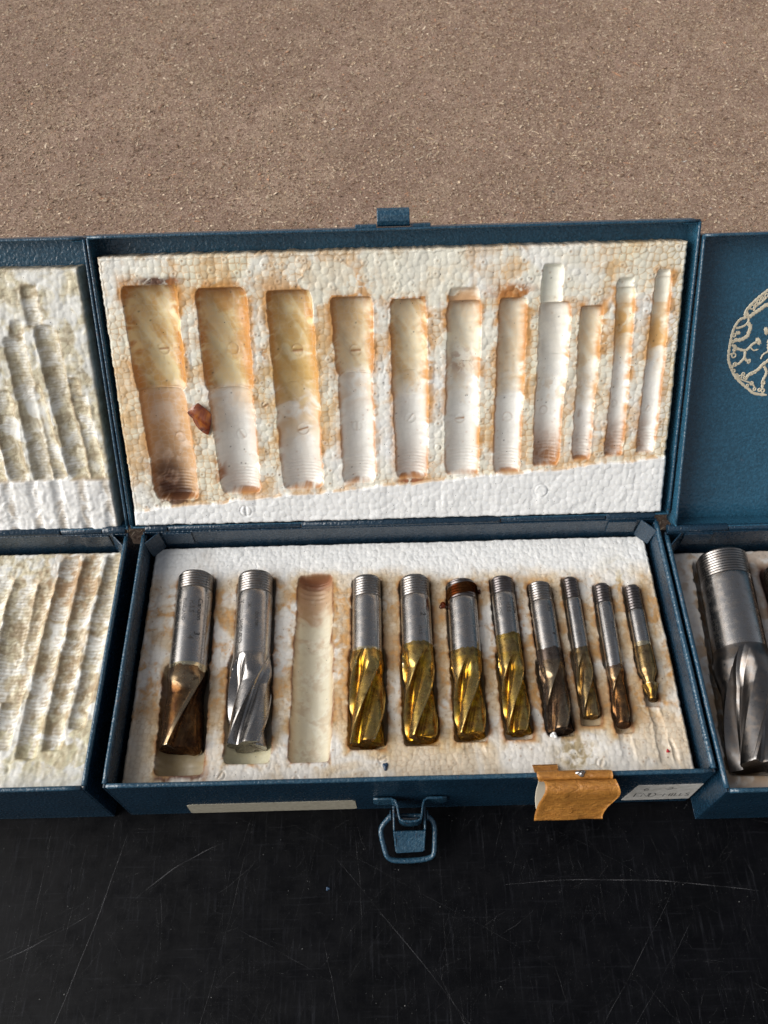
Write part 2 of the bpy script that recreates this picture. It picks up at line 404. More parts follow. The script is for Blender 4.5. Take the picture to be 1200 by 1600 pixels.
def tray(mbx, x0, x1, y0, y1, zf, zr, t=.9):
    """open sheet-metal tray: floor at zf, rim at zr, butted walls"""
    mbx.box(x0, x1, y0, y1, zf, zf+t)
    mbx.box(x0, x0+t, y0, y1, zf+t, zr); mbx.box(x1-t, x1, y0, y1, zf+t, zr)
    mbx.box(x0+t, x1-t, y0, y0+t, zf+t, zr); mbx.box(x0+t, x1-t, y1-t, y1, zf+t, zr)
def jit(P, a=.12):
    return [(p[0]+random.uniform(-a, a)*.5, p[1]+random.uniform(-a, a)*.5, p[2]+random.uniform(-a, a)) for p in P]
def edge_pts(a, b, n=24, amp=.10):
    ph = random.random()*9
    return [tuple(a[i]+(b[i]-a[i])*k/(n-1)+(amp*math.sin(ph+k*.7)*(i == 2)) for i in range(3)) for k in range(n)]

def make_box(label, x0, x1, oy, lx0, lx1, lean, ldepth=13.2, LL=128.2, splits=(), front_r=.95, full=True):
    root = empty('metal_box', ((x0+x1)/2, oy, 0), label, 'metal box', 'open blue steel tool boxes side by side')
    dx = (x0+x1)/2
    T = lambda o: (setattr(o, 'location', (-dx*S, 0, 0)), o)[1]      # parts are modelled in world x
    m = MB(); tray(m, x0, x1, 0, D, 0.05, H-.9)
    # doubled flange inside the side walls
    m.box(x0+.95, x0+1.9, 2, D-2, H-11, H-1.1); m.box(x1-1.9, x1-.95, 2, D-2, H-11, H-1.1)
    base = T(m.build('base_tray', M_BLUE, root, bevel=.3))
    m = MB(); r = .95
    m.tube(edge_pts((x0+.6, 1.5, H-.9), (x0+.6, D-2.5, H-.9)), 1.05)
    m.tube(edge_pts((x1-.6, 1.5, H-.9), (x1-.6, D-2.5, H-.9)), 1.05)
    m.tube(edge_pts((x0+1.5, .6, H-.9), (x1-1.5, .6, H-.9), 40), front_r)
    o = m.build('rolled_edge', M_BLUEW, base, smooth=True)
    # folded corner tabs of the back wall
    for q_ in (0, 1):
      m = MB()
      if q_ == 0: m.slab([(x0+1.2, D-7, H-.4), (x0+7, D-1, H-.4)], [(x0+2.6, D-7, H-12), (x0+8, D-1.5, H-12)], (.5, -.4, 0))
      else: m.slab([(x1-1.2, D-7, H-.4), (x1-7, D-1, H-.4)], [(x1-2.6, D-7, H-12), (x1-8, D-1.5, H-12)], (-.5, -.4, 0))
      m.build('corner_gusset', M_BLUE, base, bevel=.15)
      m = MB(); xa = x0+9 if q_ == 0 else x1-22
      m.box(xa, xa+13, D-1.6, D-.95, H-10, H-1.3); m.build('hinge_leaf', M_BLUE, base, bevel=.15)
    # lid
    lid = bpy.data.objects.new('lid', None)
    m = MB(); tray(m, lx0, lx1, .8, LL, -ldepth, 0)
    m.box(lx1-5.5, lx1-.95, LL-1.6, LL-.95, -ldepth+1, -.4)
    me = mesh_np('lid', m.v, m.q, False); lid = link('lid', me, M_BLUEL, root)
    b = lid.modifiers.new('bevel', 'BEVEL'); b.width = .3*S; b.segments = 2; b.limit_method = 'ANGLE'
    lid.matrix_local = Matrix.Translation((-dx*S, 0, 0)) @ lid_matrix(0, lean)
    m = MB()
    m.tube(edge_pts((lx0+.3, 3, 0), (lx0+.3, LL-.6, 0), 24, .05), .62); m.tube(edge_pts((lx1-.3, 3, 0), (lx1-.3, LL-.6, 0), 24, .05), .62)
    m.tube(edge_pts((lx0+.3, LL-.3, 0), (lx1-.3, LL-.3, 0), 40, .05), .62)
    m.build('rolled_edge', M_BLUEW, lid, smooth=True)
    # hinge barrels
    xs = [x0+1]+list(splits)+[x1-1]
    for k in range(len(xs)-1):
        m = MB(); rr = 1.9 if k % 2 == 0 else 1.55
        m.tube([(xs[k]+.25, .4, -1.2), (xs[k+1]-.25, .4, -1.2)], rr, 16)
        o = m.build('hinge_knuckle', M_BLUE, lid, smooth=False, bevel=.15)
        for p in o.data.polygons: p.use_smooth = len(p.vertices) == 4
    return root, base, lid, dx

def add_latch(root, dx, cx, wall_y=0):
    lt = bpy.data.objects.new('latch', None); col.objects.link(lt); lt.parent = root
    lt.location = ((cx-dx)*S, 0, 0); lt.empty_display_size = .01; lt.scale = (.94, .97, .97)
    # hat-shaped bracket, wings on the front wall
    P = [(-16,-1.0),(-14,-1.5),(-11,-1.6),(-8,-1.6),(-6.6,-2.4),(-6.0,-4.0),(-5.4,-8.0),(-4.8,-9.8),(-3.2,-10.7),(0,-11.0),(3.0,-10.7),(4.6,-9.8),(5.2,-8.0),(5.8,-4.0),(6.4,-2.4),(7.8,-1.6),(11,-1.6),(14,-1.5),(16,-1.0)]
    zt = lambda i: 20.6-(1.6 if i in (0, len(P)-1) else .2*(i in (1, len(P)-2)))
    A = [(x, y, zt(i)) for i, (x, y) in enumerate(P)]; B = [(x, y, 13.2 if 3 < i < 15 else 12.0) for i, (x, y) in enumerate(P)]
    off = []
    for i in range(len(P)):
        q = P[min(i+1, len(P)-1)]; r = P[max(i-1, 0)]; d = math.hypot(q[0]-r[0], q[1]-r[1]); off.append(((q[1]-r[1])/d*-.85, (q[0]-r[0])/d*.85, 0))
    m = MB(); m.slab(A, B, off); m.build('latch_bracket', M_BLUEW, lt, bevel=.2)
    m = MB(); m.box(-3.6, 3.2, -9.0, -5.4, 7.6, 8.3); m.build('catch_spring', M_SHANK, lt, bevel=.2)
    # lever with two ears
    m = MB()
    m.slab([(-7.4,-13.4,15.6),(-7.1,-16,12.6),(-6.4,-20.6,9.2)], [(6.3,-13.4,15.6),(6.1,-16,12.6),(5.0,-20.2,9.2)], (0,.7,-.9))
    m.slab([(-7.6,-3.4,17.6),(-7.6,-12.9,16.8)], [(-7.5,-3.4,8.8),(-7.5,-14.2,8.8)], (.8,0,0))
    m.slab([(6.5,-3.4,17.6),(6.5,-12.9,16.8)], [(6.4,-3.4,8.8),(6.4,-14.2,8.8)], (-.8,0,0))
    m.slab([(-7.4,-13.4,15.6),(-6.9,-20,9.4)], [(-7.4,-13.8,9.0),(-6.9,-19,7.0)], (.8,0,0))
    m.slab([(6.3,-13.4,15.6),(5.6,-19.8,9.4)], [(6.3,-13.8,9.0),(5.6,-19,7.0)], (-.8,0,0))
    m.build('latch_lever', M_BLUEW, lt, bevel=.25)
    # wire loop
    pts = [(-8.2,-6.3,14.5),(-9.4,-7.6,14),(-11.6,-9.4,13),(-13.0,-11.2,12),(-13.0,-13.0,11),(-11.6,-18.2,8),(-10.8,-21.0,6.8),(-9.6,-22.0,6),(-7.4,-22.8,5.6),(0,-22.8,5.4),(6.6,-22.4,5.6),(8.8,-21.6,6),(10.0,-20.8,6.8),(10.1,-15.5,9.5),(10.4,-11.2,12),(9.8,-9.2,13),(8.4,-7.8,14),(6.9,-6.9,14.5)]
    m = MB(); m.tube(pts, 1.15, 12)
    m.tube([(-8.6,-6.6,14.4),(7.4,-7.0,14.4)], 1.0, 12)
    o = m.build('wire_loop', M_BLUEW, lt, smooth=True, sub=1)
    m = MB(); m.tube([(-8.9,-6.5,14.5),(-8.3,-6.5,14.5)], 2.1, 16); m.tube([(6.9,-6.9,14.5),(7.7,-6.9,14.5)], 2.1, 16); m.build('pivot_rivet', M_BLUEW, lt, bevel=.2)

def add_catch(lid, cx, LL=128.2):
    m = MB(); P = []
    for k in range(14):        # hooked tongue riveted to the outside of the lid's front wall
        t = k/13; P.append((LL+.9+1.0*math.sin(t*PI*.5)+5.2*math.sin(t*PI*.62), 1.6*math.cos(t*PI*.9)-5*(1-t)-3))
    m = MB()
    prof = [(LL+.4,-8.5),(LL+.5,-3.5),(LL+1.2,-1.6),(LL+2.8,-.7),(LL+5,-.8),(LL+6.8,-2.0),(LL+7.6,-4.2),(LL+7.3,-6.5),(LL+6.2,-7.6)]
    off = []
    for i in range(len(prof)):
        q = prof[min(i+1, len(prof)-1)]; r = prof[max(i-1, 0)]; d = math.hypot(q[0]-r[0], q[1]-r[1]); off.append((0, (q[1]-r[1])/d*.8, -(q[0]-r[0])/d*.8))
    m.slab([(cx-6.7, y, z) for y, z in prof], [(cx+6.4, y, z) for y, z in prof], off)
    m.box(cx-15.6, cx-6.9, LL+.1, LL+1.5, -9, -2.2); m.box(cx+6.6, cx+14.8, LL+.1, LL+1.5, -9, -2.2)
    m.build('catch', M_BLUEW, lid, bevel=.25)

# middle box
boxC, baseC, lidC, dxC = make_box('middle open blue steel box with a wire latch and orange tape on its front',
    -117.5, 117.5, 0, -122.9, 122.8, LA, splits=(-106, -45, 46, 94))
add_latch(boxC, dxC, .6); add_catch(lidC, .2)

paper = NT('aged_paper_strip'); 
pc = paper.mix(paper.ramp(paper.noise(.5, 6, .7), [(.35, 0), (.7, 1)]), (.40,.37,.29), (.27,.24,.18))
pc = paper.mix(paper.ramp(paper.noise(.25, 4, .7, paper.vec((.4, 1, 3))), [(.62, 0), (.72, .7)]), pc, (.07,.065,.05))
paper.set(Base_Color=pc, Roughness=.7, Normal=paper.bump(paper.noise(.8, 4), .1, .5))
m = MB(); P = [(-90.8, .9), (-22.6, 1.2), (-21.6, 2.2), (-21.8, 13.4), (-22.8, 14.2), (-88.5, 13.8), (-91.2, 12.5), (-91.6, 1.6)]
m.v = [(x, -.14, z) for x, z in P]+[(x, .0, z) for x, z in P]
n = len(P); m.q = [(0,1,2,7), (2,3,6,7), (3,4,5,6)]+[(i, n+i, n+(i+1) % n, (i+1) % n) for i in range(n)]
o = m.build('paper_label', paper.m, boxC); o['label'] = 'blank stained cream paper strip on the front wall'
# handwritten label
wp = NT('white_paper_label'); wp.set(Base_Color=wp.mix(wp.ramp(wp.noise(.3, 6, .7), [(.4, 0), (.75, 1)]), (.62,.60,.56), (.38,.35,.30)), Roughness=.65, Normal=wp.bump(wp.noise(.5, 4), .15, .5))
m = MB(); P = [(89.2, 4.4), (90.5, 4.0), (117.3, 4.6), (117.3, 26.0), (104, 25.5), (91.6, 25.9)]
m.v = [(x, -.15, z) for x, z in P]+[(x, 0, z) for x, z in P]; n = len(P)
m.q = [(0,1,2,5), (2,3,4,5)]+[(i, n+i, n+(i+1) % n, (i+1) % n) for i in range(n)]
lab = m.build('paper_label', wp.m, boxC); lab['label'] = 'white paper label with END-MILLS handwritten on it'
INK = NT('pencil_ink').set(Base_Color=(.05,.05,.055), Roughness=.6).m
GLY = {'E': [[(1,0),(0,0),(0,1),(1,1)],[(0,.5),(.7,.5)]], 'N': [[(0,0),(0,1),(1,0),(1,1)]], 'D': [[(0,0),(0,1),(.6,.95),(1,.6),(.95,.3),(.6,.03),(0,0)]],
       '-': [[(0,.45),(1,.5)]], 'M': [[(0,0),(.05,1),(.5,.35),(.95,1),(1,0)]], 'I': [[(.4,0),(.45,1)]], 'L': [[(0,1),(0,0),(.8,.05)]],
       'S': [[(.9,.9),(.5,1),(.1,.8),(.2,.55),(.8,.45),(.9,.2),(.5,0),(.05,.1)]], '6': [[(.8,1),(.3,.75),(.05,.35),(.3,0),(.75,.05),(.85,.35),(.5,.5),(.1,.35)]],
       '2': [[(.05,.8),(.4,1),(.8,.85),(.7,.5),(0,0),(.95,.05)]], ' ': []}
def stroke(mbx, P, w, f):
    P = [Vector((p[0], p[1], 0)) for p in P]; A, B = [], []
    for i in range(len(P)):
        d = (P[min(i+1, len(P)-1)]-P[max(i-1, 0)]).normalized(); nn = Vector((-d.y, d.x, 0))*w/2
        A.append(f(P[i]+nn)); B.append(f(P[i]-nn))
    mbx.strip(A, B)
m = MB(); x = 93.2
for ch, wdt, hh in [('E',2.3,5.2),('N',2.5,5.0),('D',2.5,5.4),('-',2.2,4.6),('M',2.5,3.9),('I',.9,3.8),('L',1.5,4.0),('L',1.5,3.8),('S',1.7,4.0)]:
    for st in GLY[ch]: stroke(m, [(x+px*wdt, 9.2+py*hh+random.uniform(-.15, .15)) for px, py in st], .5, lambda p: (p.x, -.18, p.y))
    x += wdt+.62
for ch, x, wdt in (('6', 95, 2.4), ('-', 98.6, 3.4), ('2', 104.5, 2.3), ('-', 103.6, 4.6)):
    for st in GLY[ch]: stroke(m, [(x+px*wdt, 18.6+py*3.8) for px, py in st], .4, lambda p: (p.x, -.185, p.y))
m.build('handwriting', INK, lab)

# left box, its lid also lined with foam
boxL, baseL, lidL, dxL = make_box('leftmost open blue steel box with ribbed foam and no tools in view',
    -359.2, -124.2, -.5, -364.5, -123.95, math.radians(34.6), splits=(-350, -330, -155, -136))
# right box, bare lid with emblem
boxR, baseR, lidR, dxR = make_box('rightmost open blue steel box with a round cream emblem inside its bare lid',
    119.6, 354.6, -7.6, 124.0, 358, math.radians(36.5), ldepth=12.5, LL=127.0, splits=(148, 330))
add_catch(lidR, 240, 127)
for b_, yy in ((boxL, -.5), (boxR, -7.6)):
    b_.location.y = yy*S
    for i, c_ in enumerate(b_.children):
        pass

# emblem on the right lid floor
M_EMB = NT('cream_printed_emblem'); 
M_EMB.set(Base_Color=M_EMB.mix(M_EMB.ramp(M_EMB.noise(.6, 5, .7), [(.35, 0), (.7, 1)]), (.66,.60,.46), (.50,.42,.30)), Roughness=.5); M_EMB = M_EMB.m
EM = [([(727,165),(640,195),(560,250),(480,320),(400,410),(380,470),(400,500),(340,520),(300,570),(270,650),(258,760),(252,880),(262,970),(300,1050),(350,1140),(430,1220),(520,1290),(590,1340),(727,1362)],15),
 ([(727,215),(660,245),(590,300),(540,350),(480,400),(475,440)],11), ([(425,505),(480,460),(540,420),(600,375),(650,395),(690,405),(685,440),(675,500),(690,560),(727,600)],20),
 ([(425,510),(412,470),(395,430),(430,395)],13), ([(425,510),(425,550),(390,590),(330,612),(298,610)],12), ([(420,560),(455,605),(440,680),(430,705),(370,740),(290,742)],20),
 ([(275,790),(350,840),(430,858),(470,830),(500,795),(555,765)],14), ([(430,858),(430,935),(415,960),(370,1005),(330,1000)],14), ([(430,940),(455,965),(490,985)],14),
 ([(727,955),(640,1020),(610,1060),(560,1100),(500,1130),(470,1185)],18), ([(655,1035),(690,1090),(688,1140),(665,1200),(672,1290)],15), ([(690,740),(695,800),(705,860),(740,890)],34),
 ([(540,775),(580,750)],40), ([(610,660),(650,648)],40), ([(680,300),(727,300)],34), ([(300,660),(330,668),(350,660)],18), ([(470,975),(500,985)],26), ([(590,1280),(560,1240),(520,1215),(450,1190),(400,1160),(350,1110)],9),
 ([(300,790),(330,830),(300,880)],10), ([(260,900),(300,890)],10), ([(480,820),(520,860),(570,850)],8), ([(610,960),(630,910),(680,880)],9)]
EC = [(640,250,18),(675,222,16),(590,278,18),(545,305,14),(510,338,16),(490,370,14),(450,395,20),(290,690,16),(285,760,12),(310,910,22),(335,1010,18),(300,1040,14),(330,1080,14),(410,1150,16),(440,1118,14),(460,1160,12),(530,1115,14),(565,1100,12),(672,1222,18),(680,1310,18),(640,1302,14),(545,1225,16),(585,1290,14),(500,1250,12),(370,1130,12),(310,850,14)]
m = MB(); cxE, cyE, k_ = 872, 763, .0395
def densify(P, n=5):
    out = []
    for i in range(len(P)-1):
        p0, p1, p2, p3 = P[max(i-1, 0)], P[i], P[i+1], P[min(i+2, len(P)-1)]
        for j in range(n):
            t = j/n; out.append(tuple(.5*((2*p1[a])+(-p0[a]+p2[a])*t+(2*p0[a]-5*p1[a]+4*p2[a]-p3[a])*t*t+(-p0[a]+3*p1[a]-3*p2[a]+p3[a])*t**3) for a in (0, 1)))
    return out+[P[-1]]
emx, emv = 168.5, 82.0
for rot in (1, -1):
    f = lambda p, h=0: (emx+rot*(p[0]-cxE)*k_, emv-rot*(p[1]-cyE)*k_, h)
    def blob(P, w):
        P = densify(P); n = len(P); A, B, A2, B2 = [], [], [], []
        for i in range(n):
            d = (P[min(i+1, n-1)][0]-P[max(i-1, 0)][0], P[min(i+1, n-1)][1]-P[max(i-1, 0)][1]); L_ = math.hypot(*d) or 1
            ww = w*(.75+.45*math.sin(i*1.3+w)**2)*.62*(1 if 0 < i < n-1 else .5)
            nx, ny = -d[1]/L_*ww, d[0]/L_*ww
            A.append(f((P[i][0]+nx, P[i][1]+ny), .02)); B.append(f((P[i][0]-nx, P[i][1]-ny), .02))
            A2.append(f((P[i][0]+nx*.5, P[i][1]+ny*.5), .22)); B2.append(f((P[i][0]-nx*.5, P[i][1]-ny*.5), .22))
        m.strip(A, A2); m.strip(A2, B2); m.strip(B2, B)
    for P, w in EM: blob(P, w*1.7)
    for cx_, cy_, r_ in EC: blob([(cx_+r_*math.cos(t*PI/4), cy_+r_*1.05*math.sin(t*PI/4)) for t in range(9)], 14)
em = m.build('round_emblem', M_EMB, lidR, smooth=True); em.location.z = (-12.5+.9)*S
em['label'] = 'round cream emblem of branching cells'

# ------------------------------------------------------------------ foam
WHITE, CREAM, TAN, ORANGE, RUST, DARK = (.84,.84,.83), (.82,.78,.66), (.60,.45,.25), (.62,.31,.08), (.33,.12,.035), (.085,.035,.02)
def groove(X, Y, x0, y0, x1, y1, w0, w1, dep, end=1.0):
    """trough along (x0,y0)->(x1,y1); returns depth field, signed distance from its rim, cross position, along position"""
    t = (Y-y0)/(y1-y0); tc = np.clip(t, 0, 1); xc = x0+(x1-x0)*tc; w = (w0+(w1-w0)*tc)/2
    lo, hi = min(y0, y1), max(y0, y1); w = w*(1-.16*np.exp(-np.clip(Y-lo, 0, None)/1.3)-.16*np.exp(-np.clip(hi-Y, 0, None)/1.3))
    wob = (vnoise(Y*1., Y*0+x0, 5.0, 77)-.5)*.7+(vnoise(X*.3, Y*1., 1.6, 79)-.5)*.5
    u = (X-xc-wob)/w
    ins = np.sqrt(np.clip(1-u*u, 0, 1))
    lo, hi = min(y0, y1), max(y0, y1)
    ef = sm(lo-end*.3, lo+end, Y)*sm(hi+end*.3, hi-end, Y)
    d = dep*ins**1.1*ef
    rim = np.maximum(np.abs(X-xc-wob)-w, np.maximum(lo-Y, Y-hi))
    return d, rim, u, Y-lo

def foam_sheet(name, x0, x1, y0, y1, thick, step, fn, label, parent=None, cell=2.6, scallop=.55, mat4=None):
    nx = int((x1-x0)/step)+1; ny = int((y1-y0)/step)+1
    X, Y = np.meshgrid(np.linspace(x0, x1, nx), np.linspace(y0, y1, ny))
    F1, F2, ID = worley(X, Y, cell, 11+int(abs(x0)))
    crev = np.exp(-((F2-F1)/(cell*.12))**2)
    G1_, G2_, ID2 = worley(X+7, Y+2, cell*.62, 19); dome = np.sqrt(np.clip(1.02-(F1/(cell*.66))**2, 0, 1))
    Z, Cc, beadamp = fn(X, Y, F1, F2, ID, crev)
    Z = Z+beadamp*(.20*dome*(.7+.5*ID)+.10*(ID-.5)-.02*crev-.14)*cell/2.6+(fbm(X, Y, 14, 91)-.5)*.7; Cc = Cc*(1-(.06*ID+.05*ID2+.07*crev)*np.clip(beadamp*1.6, .25, 1))[..., None]
    # broken, beaded outline
    dl, dr, db, dt = X-x0, x1-X, Y-y0, y1-Y
    s1 = vnoise(Y, X*0+3, 1.5, 5)*.7+vnoise(Y, X*0, 5, 6)*.5; s2 = vnoise(X, Y*0+3, 1.5, 7)*.7+vnoise(X, Y*0, 5, 8)*.5
    k = scallop
    Xn = X+k*s1*sm(3, 0, dl)-k*s1*sm(3, 0, dr); Yn = Y+k*s2*sm(3, 0, db)-k*s2*sm(3, 0, dt)
    dm = np.minimum(np.minimum(dl, dr), np.minimum(db, dt))
    Z = Z-.9*np.clip(1-dm/1.1, 0, 1)**2
    idx = np.arange(nx*ny).reshape(ny, nx)
    Q = np.stack([idx[:-1,:-1].ravel(), idx[:-1,1:].ravel(), idx[1:,1:].ravel(), idx[1:,:-1].ravel()], 1)
    V = np.stack([Xn.ravel(), Yn.ravel(), Z.ravel()], 1)
    ring = np.concatenate([idx[0,:-1], idx[:-1,-1], idx[-1,:0:-1], idx[:0:-1,0]])
    n0 = len(V); L = len(ring); VV = [V]; CC = [Cc.reshape(-1, 3)]; QQ = [Q]; prev = ring
    steps = 8
    for j in range(1, steps+1):
        R = V[ring].copy(); zt = R[:, 2]; R[:, 2] = zt+(-thick-zt)*j/steps
        bl = (np.random.default_rng(j+3).random(L)-.5); bl = np.convolve(bl, np.ones(5)/5, 'same')*.9
        cx, cy = (x0+x1)/2, (y0+y1)/2
        R[:, 0] += bl*np.where(np.abs(R[:, 0]-cx) > (x1-x0)/2-1.5, 1, 0); R[:, 1] += bl*np.where(np.abs(R[:, 1]-cy) > (y1-y0)/2-1.5, 1, 0)
        cur = n0+np.arange(L); n0 += L; VV.append(R); CC.append(Cc.reshape(-1, 3)[ring])
        nxt = np.roll(cur, -1); pn = np.roll(prev, -1)
        QQ.append(np.stack([pn, prev, cur, nxt], 1)); prev = cur
    me = mesh_np(name, np.concatenate(VV), np.concatenate(QQ), True, np.concatenate(CC))
    o = link(name, me, M_FOAM, parent); tag(o, label, 'foam insert', 'polystyrene foam inserts in the boxes')
    if mat4 is not None: o.matrix_world = mat4
    return o
def dents(X, Y, Z, L):
    """ring marks with a slot, left by the moulding pins"""
    mk = np.zeros_like(X)
    for (cx, cy, r, ang, dp) in L:
        d = np.hypot(X-cx, Y-cy); ring = np.exp(-((d-r)/.32)**2); a = (X-cx)*math.sin(ang)-(Y-cy)*math.cos(ang)
        q_ = (math.sin(cx*12.9+cy*7.1)+1)/2; ring = ring*(.35+.65*sm(-.5, .9, np.sin(np.arctan2(Y-cy, X-cx)+q_*6))); sw = .22+.45*q_; sl_ = np.exp(-(a/sw)**2)*sm(r, r-.4, d)*(1 if q_ > .25 else .1); Z = Z-dp*.9*ring+dp*.5*sm(r, r-.8, d)-dp*1.2*sl_; mk = np.maximum(mk, np.maximum(ring*.35, sl_))
    return Z, mk

# mills of the middle box: x, y of threaded end, y of tip, shank dia, flute dia, y where thread ends, y where flutes start
MILLS = [
 dict(x0=-93.2, x1=-91.6, yt=97.2, yb=17.2, ds=16.3, df=18.6, yth=88.5, yf=52.0, n=2, wax=M_WBROWN, ywax=50.5, fill=.25, pocket=(7.5, 9.5), rot=2.55),
 dict(x0=-66.0, x1=-64.8, yt=96.4, yb=17.8, ds=16.2, df=18.0, yth=86.0, yf=56.0, n=4, wax=None, ywax=0, pocket=(11.5, 7.5), rot=.6),
 dict(x0=-15.6, x1=-15.9, yt=93.4, yb=17.6, ds=13.0, df=15.0, yth=83.0, yf=57.5, n=4, wax=M_WGOLD, ywax=56.8, pocket=(16, 7), rot=.35),
 dict(x0=6.0, x1=6.1, yt=92.8, yb=19.4, ds=13.4, df=13.7, yth=82.5, yf=57.5, n=4, wax=M_WGOLD, ywax=59.5, pocket=(17, 7), rot=1.0),
 dict(x0=26.9, x1=26.3, yt=90.2, yb=20.2, ds=13.2, df=12.9, yth=80.8, yf=52.0, n=4, wax=M_WGOLD, ywax=56.0, pocket=(18, 6.8), rot=.75),
 dict(x0=45.2, x1=45.8, yt=91.6, yb=20.6, ds=10.5, df=11.0, yth=83.0, yf=54.0, n=4, wax=M_WGOLD, ywax=63.0, pocket=(18.5, 6), rot=.4),
 dict(x0=61.8, x1=62.9, yt=88.4, yb=21.2, ds=10.3, df=10.8, yth=78.8, yf=50.0, n=3, wax=M_WDARK, ywax=55.8, fill=.7, pocket=(19.5, 6), rot=.2),
 dict(x0=75.9, x1=76.0, yt=91.0, yb=26.6, ds=6.8, df=7.6, yth=80.3, yf=54.0, n=3, wax=M_WDGOLD, ywax=56.5, pocket=(23.5, 4), rot=.8),
 dict(x0=89.6, x1=88.6, yt=87.4, yb=23.4, ds=7.2, df=6.6, yth=77.8, yf=46.0, n=2, wax=M_WORANGE, ywax=47.8, pocket=(20, 4), rot=.3),
 dict(x0=102.9, x1=102.5, yt=86.2, yb=33.6, ds=7.2, df=4.2, yth=73.8, yf=41.0, n=2, wax=M_WDGOLD, ywax=56.5, pocket=(31, 4), rot=.2, neck=(46.5, 41.0, 7.6))]
ZA = 30.8

def base_foam(X, Y, F1, F2, ID, crev):
    Z = np.zeros_like(X); rimmin = np.full_like(X, 99.); inside = np.zeros_like(X)
    bead = np.ones_like(X)
    n1 = fbm(X, Y, 22, 3); n2 = fbm(X, Y, 6, 23); n3 = fbm(X, Y, 2.2, 31)
    C = np.zeros(X.shape+(3,), np.float32)+np.array(WHITE, np.float32)*.97
    warm = np.zeros_like(X)
    for M in MILLS:
        pl, dp = M['pocket']; wd = max(M['ds'], M['df'])
        for (ya, yb, w) in ((M['yf']+2, M['yt']+.9, M['ds']+1.0), (pl, M['yf']+3, max(M['df'], 4.5)+1.3)):
            d, rim, u, al = groove(X, Y, M['x1'], ya, M['x0'], yb, w, w, dp)
            Z = np.minimum(Z, -d); rimmin = np.minimum(rimmin, rim)
        warm += np.exp(-(np.maximum(rim, 0)/3.5)**2)*.3
    # empty pocket
    for (ya, yb, w, dp) in ((56, 97, 15.8, 8.0), (11.5, 64, 17.2, 8.4)):
        d, rim, u, al = groove(X, Y, -39.5, ya, -38.9, yb, w, w, dp)
        Z = np.minimum(Z, -d); rimmin = np.minimum(rimmin, rim)
    ins = sm(.2, -.4, rimmin)
    bead = bead*(1-.8*ins)
    # ghost pockets pressed in the front strip on the right
    for (cx, ya, yb, w, dp) in ((88, 8, 22, 6, .6), (102.5, 6, 32, 5.5, .7), (27, 12, 18, 10, .8), (106.6, 7, 18, 2.4, .8)):
        d, rim, u, al = groove(X, Y, cx+1, ya, cx, yb, w, w*.8, dp, 3)
        Z = np.minimum(Z, -d)
    # damaged, torn patch by the tape
    tear = np.exp(-((X-68)/9)**2-((Y-12)/8)**2)
    Z = Z-tear*(.5+.9*n2); 
    # the strip next to the hinge is smoother and clean
    clean = sm(92, 101, Y+(n2-.5)*8)*(1-ins)
    # pressed streaky wrinkles
    wr = np.abs(fbm(X*1.2+Y*.5, Y*.5, 5, 55)-.5); Z = Z-.12*np.exp(-(wr/.02)**2)*(1-ins)
    near = np.exp(-(np.maximum(rimmin, 0)/4.0)**2)
    tanm = np.clip((near*.75+.12)*sm(.32, .68, n1*.5+n2*.5)*1.3, 0, 1)*(1-clean*.85)
    C = mixc(C, (.70,.60,.47), np.clip(.6*(1-clean)*sm(.3, .6, n1)+.35*(1-clean), 0, 1))
    C = mixc(C, TAN, tanm*.95)
    C = mixc(C, (.52,.27,.10), np.clip(np.exp(-(np.maximum(rimmin, 0)/1.5)**2)*sm(.42, .72, n2)*1.1*(1-clean*.5), 0, .85)*(1-ins))
    C = mixc(C, (.50,.28,.12), crev*sm(.45, .7, n1)*.4*(1-clean))
    # brown wash between the pockets
    band = sm(20, 35, Y)*sm(96, 88, Y)
    C = mixc(C, (.50,.32,.17), np.clip(sm(.36, .80, n2*.6+n1*.4)*band*.9, 0, .85)*(1-ins))
    C = mixc(C, ORANGE, np.clip(sm(.50, .80, n3*.5+n2*.5)*band, 0, .6)*(1-ins))
    # empty pocket: rust brown at its far end, yellowish below
    e = ((np.abs(X+39.3) < 9.5) & (Y > 11) & (Y < 98)).astype(np.float32)*sm(.3, -.3, rimmin)
    ec = np.zeros_like(C)+np.array((.75,.70,.55), np.float32)
    ec = mixc(ec, (.80,.77,.64), sm(.45, .62, n2))
    ec = mixc(ec, (.50,.27,.13), np.clip(sm(66, 88, Y+(n2-.5)*30), 0, 1)*.72)
    ec = mixc(ec, (.50,.34,.18), sm(.45, .75, n3*.4+n2*.6)*.5); ue = np.abs(X+39.2)/8.3; ec = mixc(ec, (.55,.38,.20), sm(.72, 1.0, ue)*.6); ec = mixc(ec, (.30,.12,.06), sm(91, 95.5, Y+(n2-.5)*5)*.85)
    C = C*(1-e[..., None])+ec*e[..., None]
    Z = Z+e*.22*np.sin((Y*1.0)*2.6)*sm(84, 90, Y)
    # below mills 1 and 2: the pockets run on, olive and brown
    for (cx, w, ya, yb, cc) in ((-91.6, 19.5, 7, 20, (.42,.34,.20)), (-64.8, 19, 11, 20, (.64,.60,.40))):
        k = sm(w/2+.4, w/2-.6, np.abs(X-cx))*sm(ya-.6, ya+.8, Y)*sm(yb+1, yb-1, Y); C = mixc(C, cc, k*.8)
    k = np.exp(-((Y-6.4+(n2-.5)*4)/1.3)**2)*sm(11, 9, np.abs(X+91.5)); C = mixc(C, (.15,.06,.03), np.clip(k*.95, 0, 1))
    k = np.exp(-((X+81.5+(n2-.5)*3)/1.2)**2)*sm(24, 8, Y); C = mixc(C, (.40,.2,.09), k*.6)
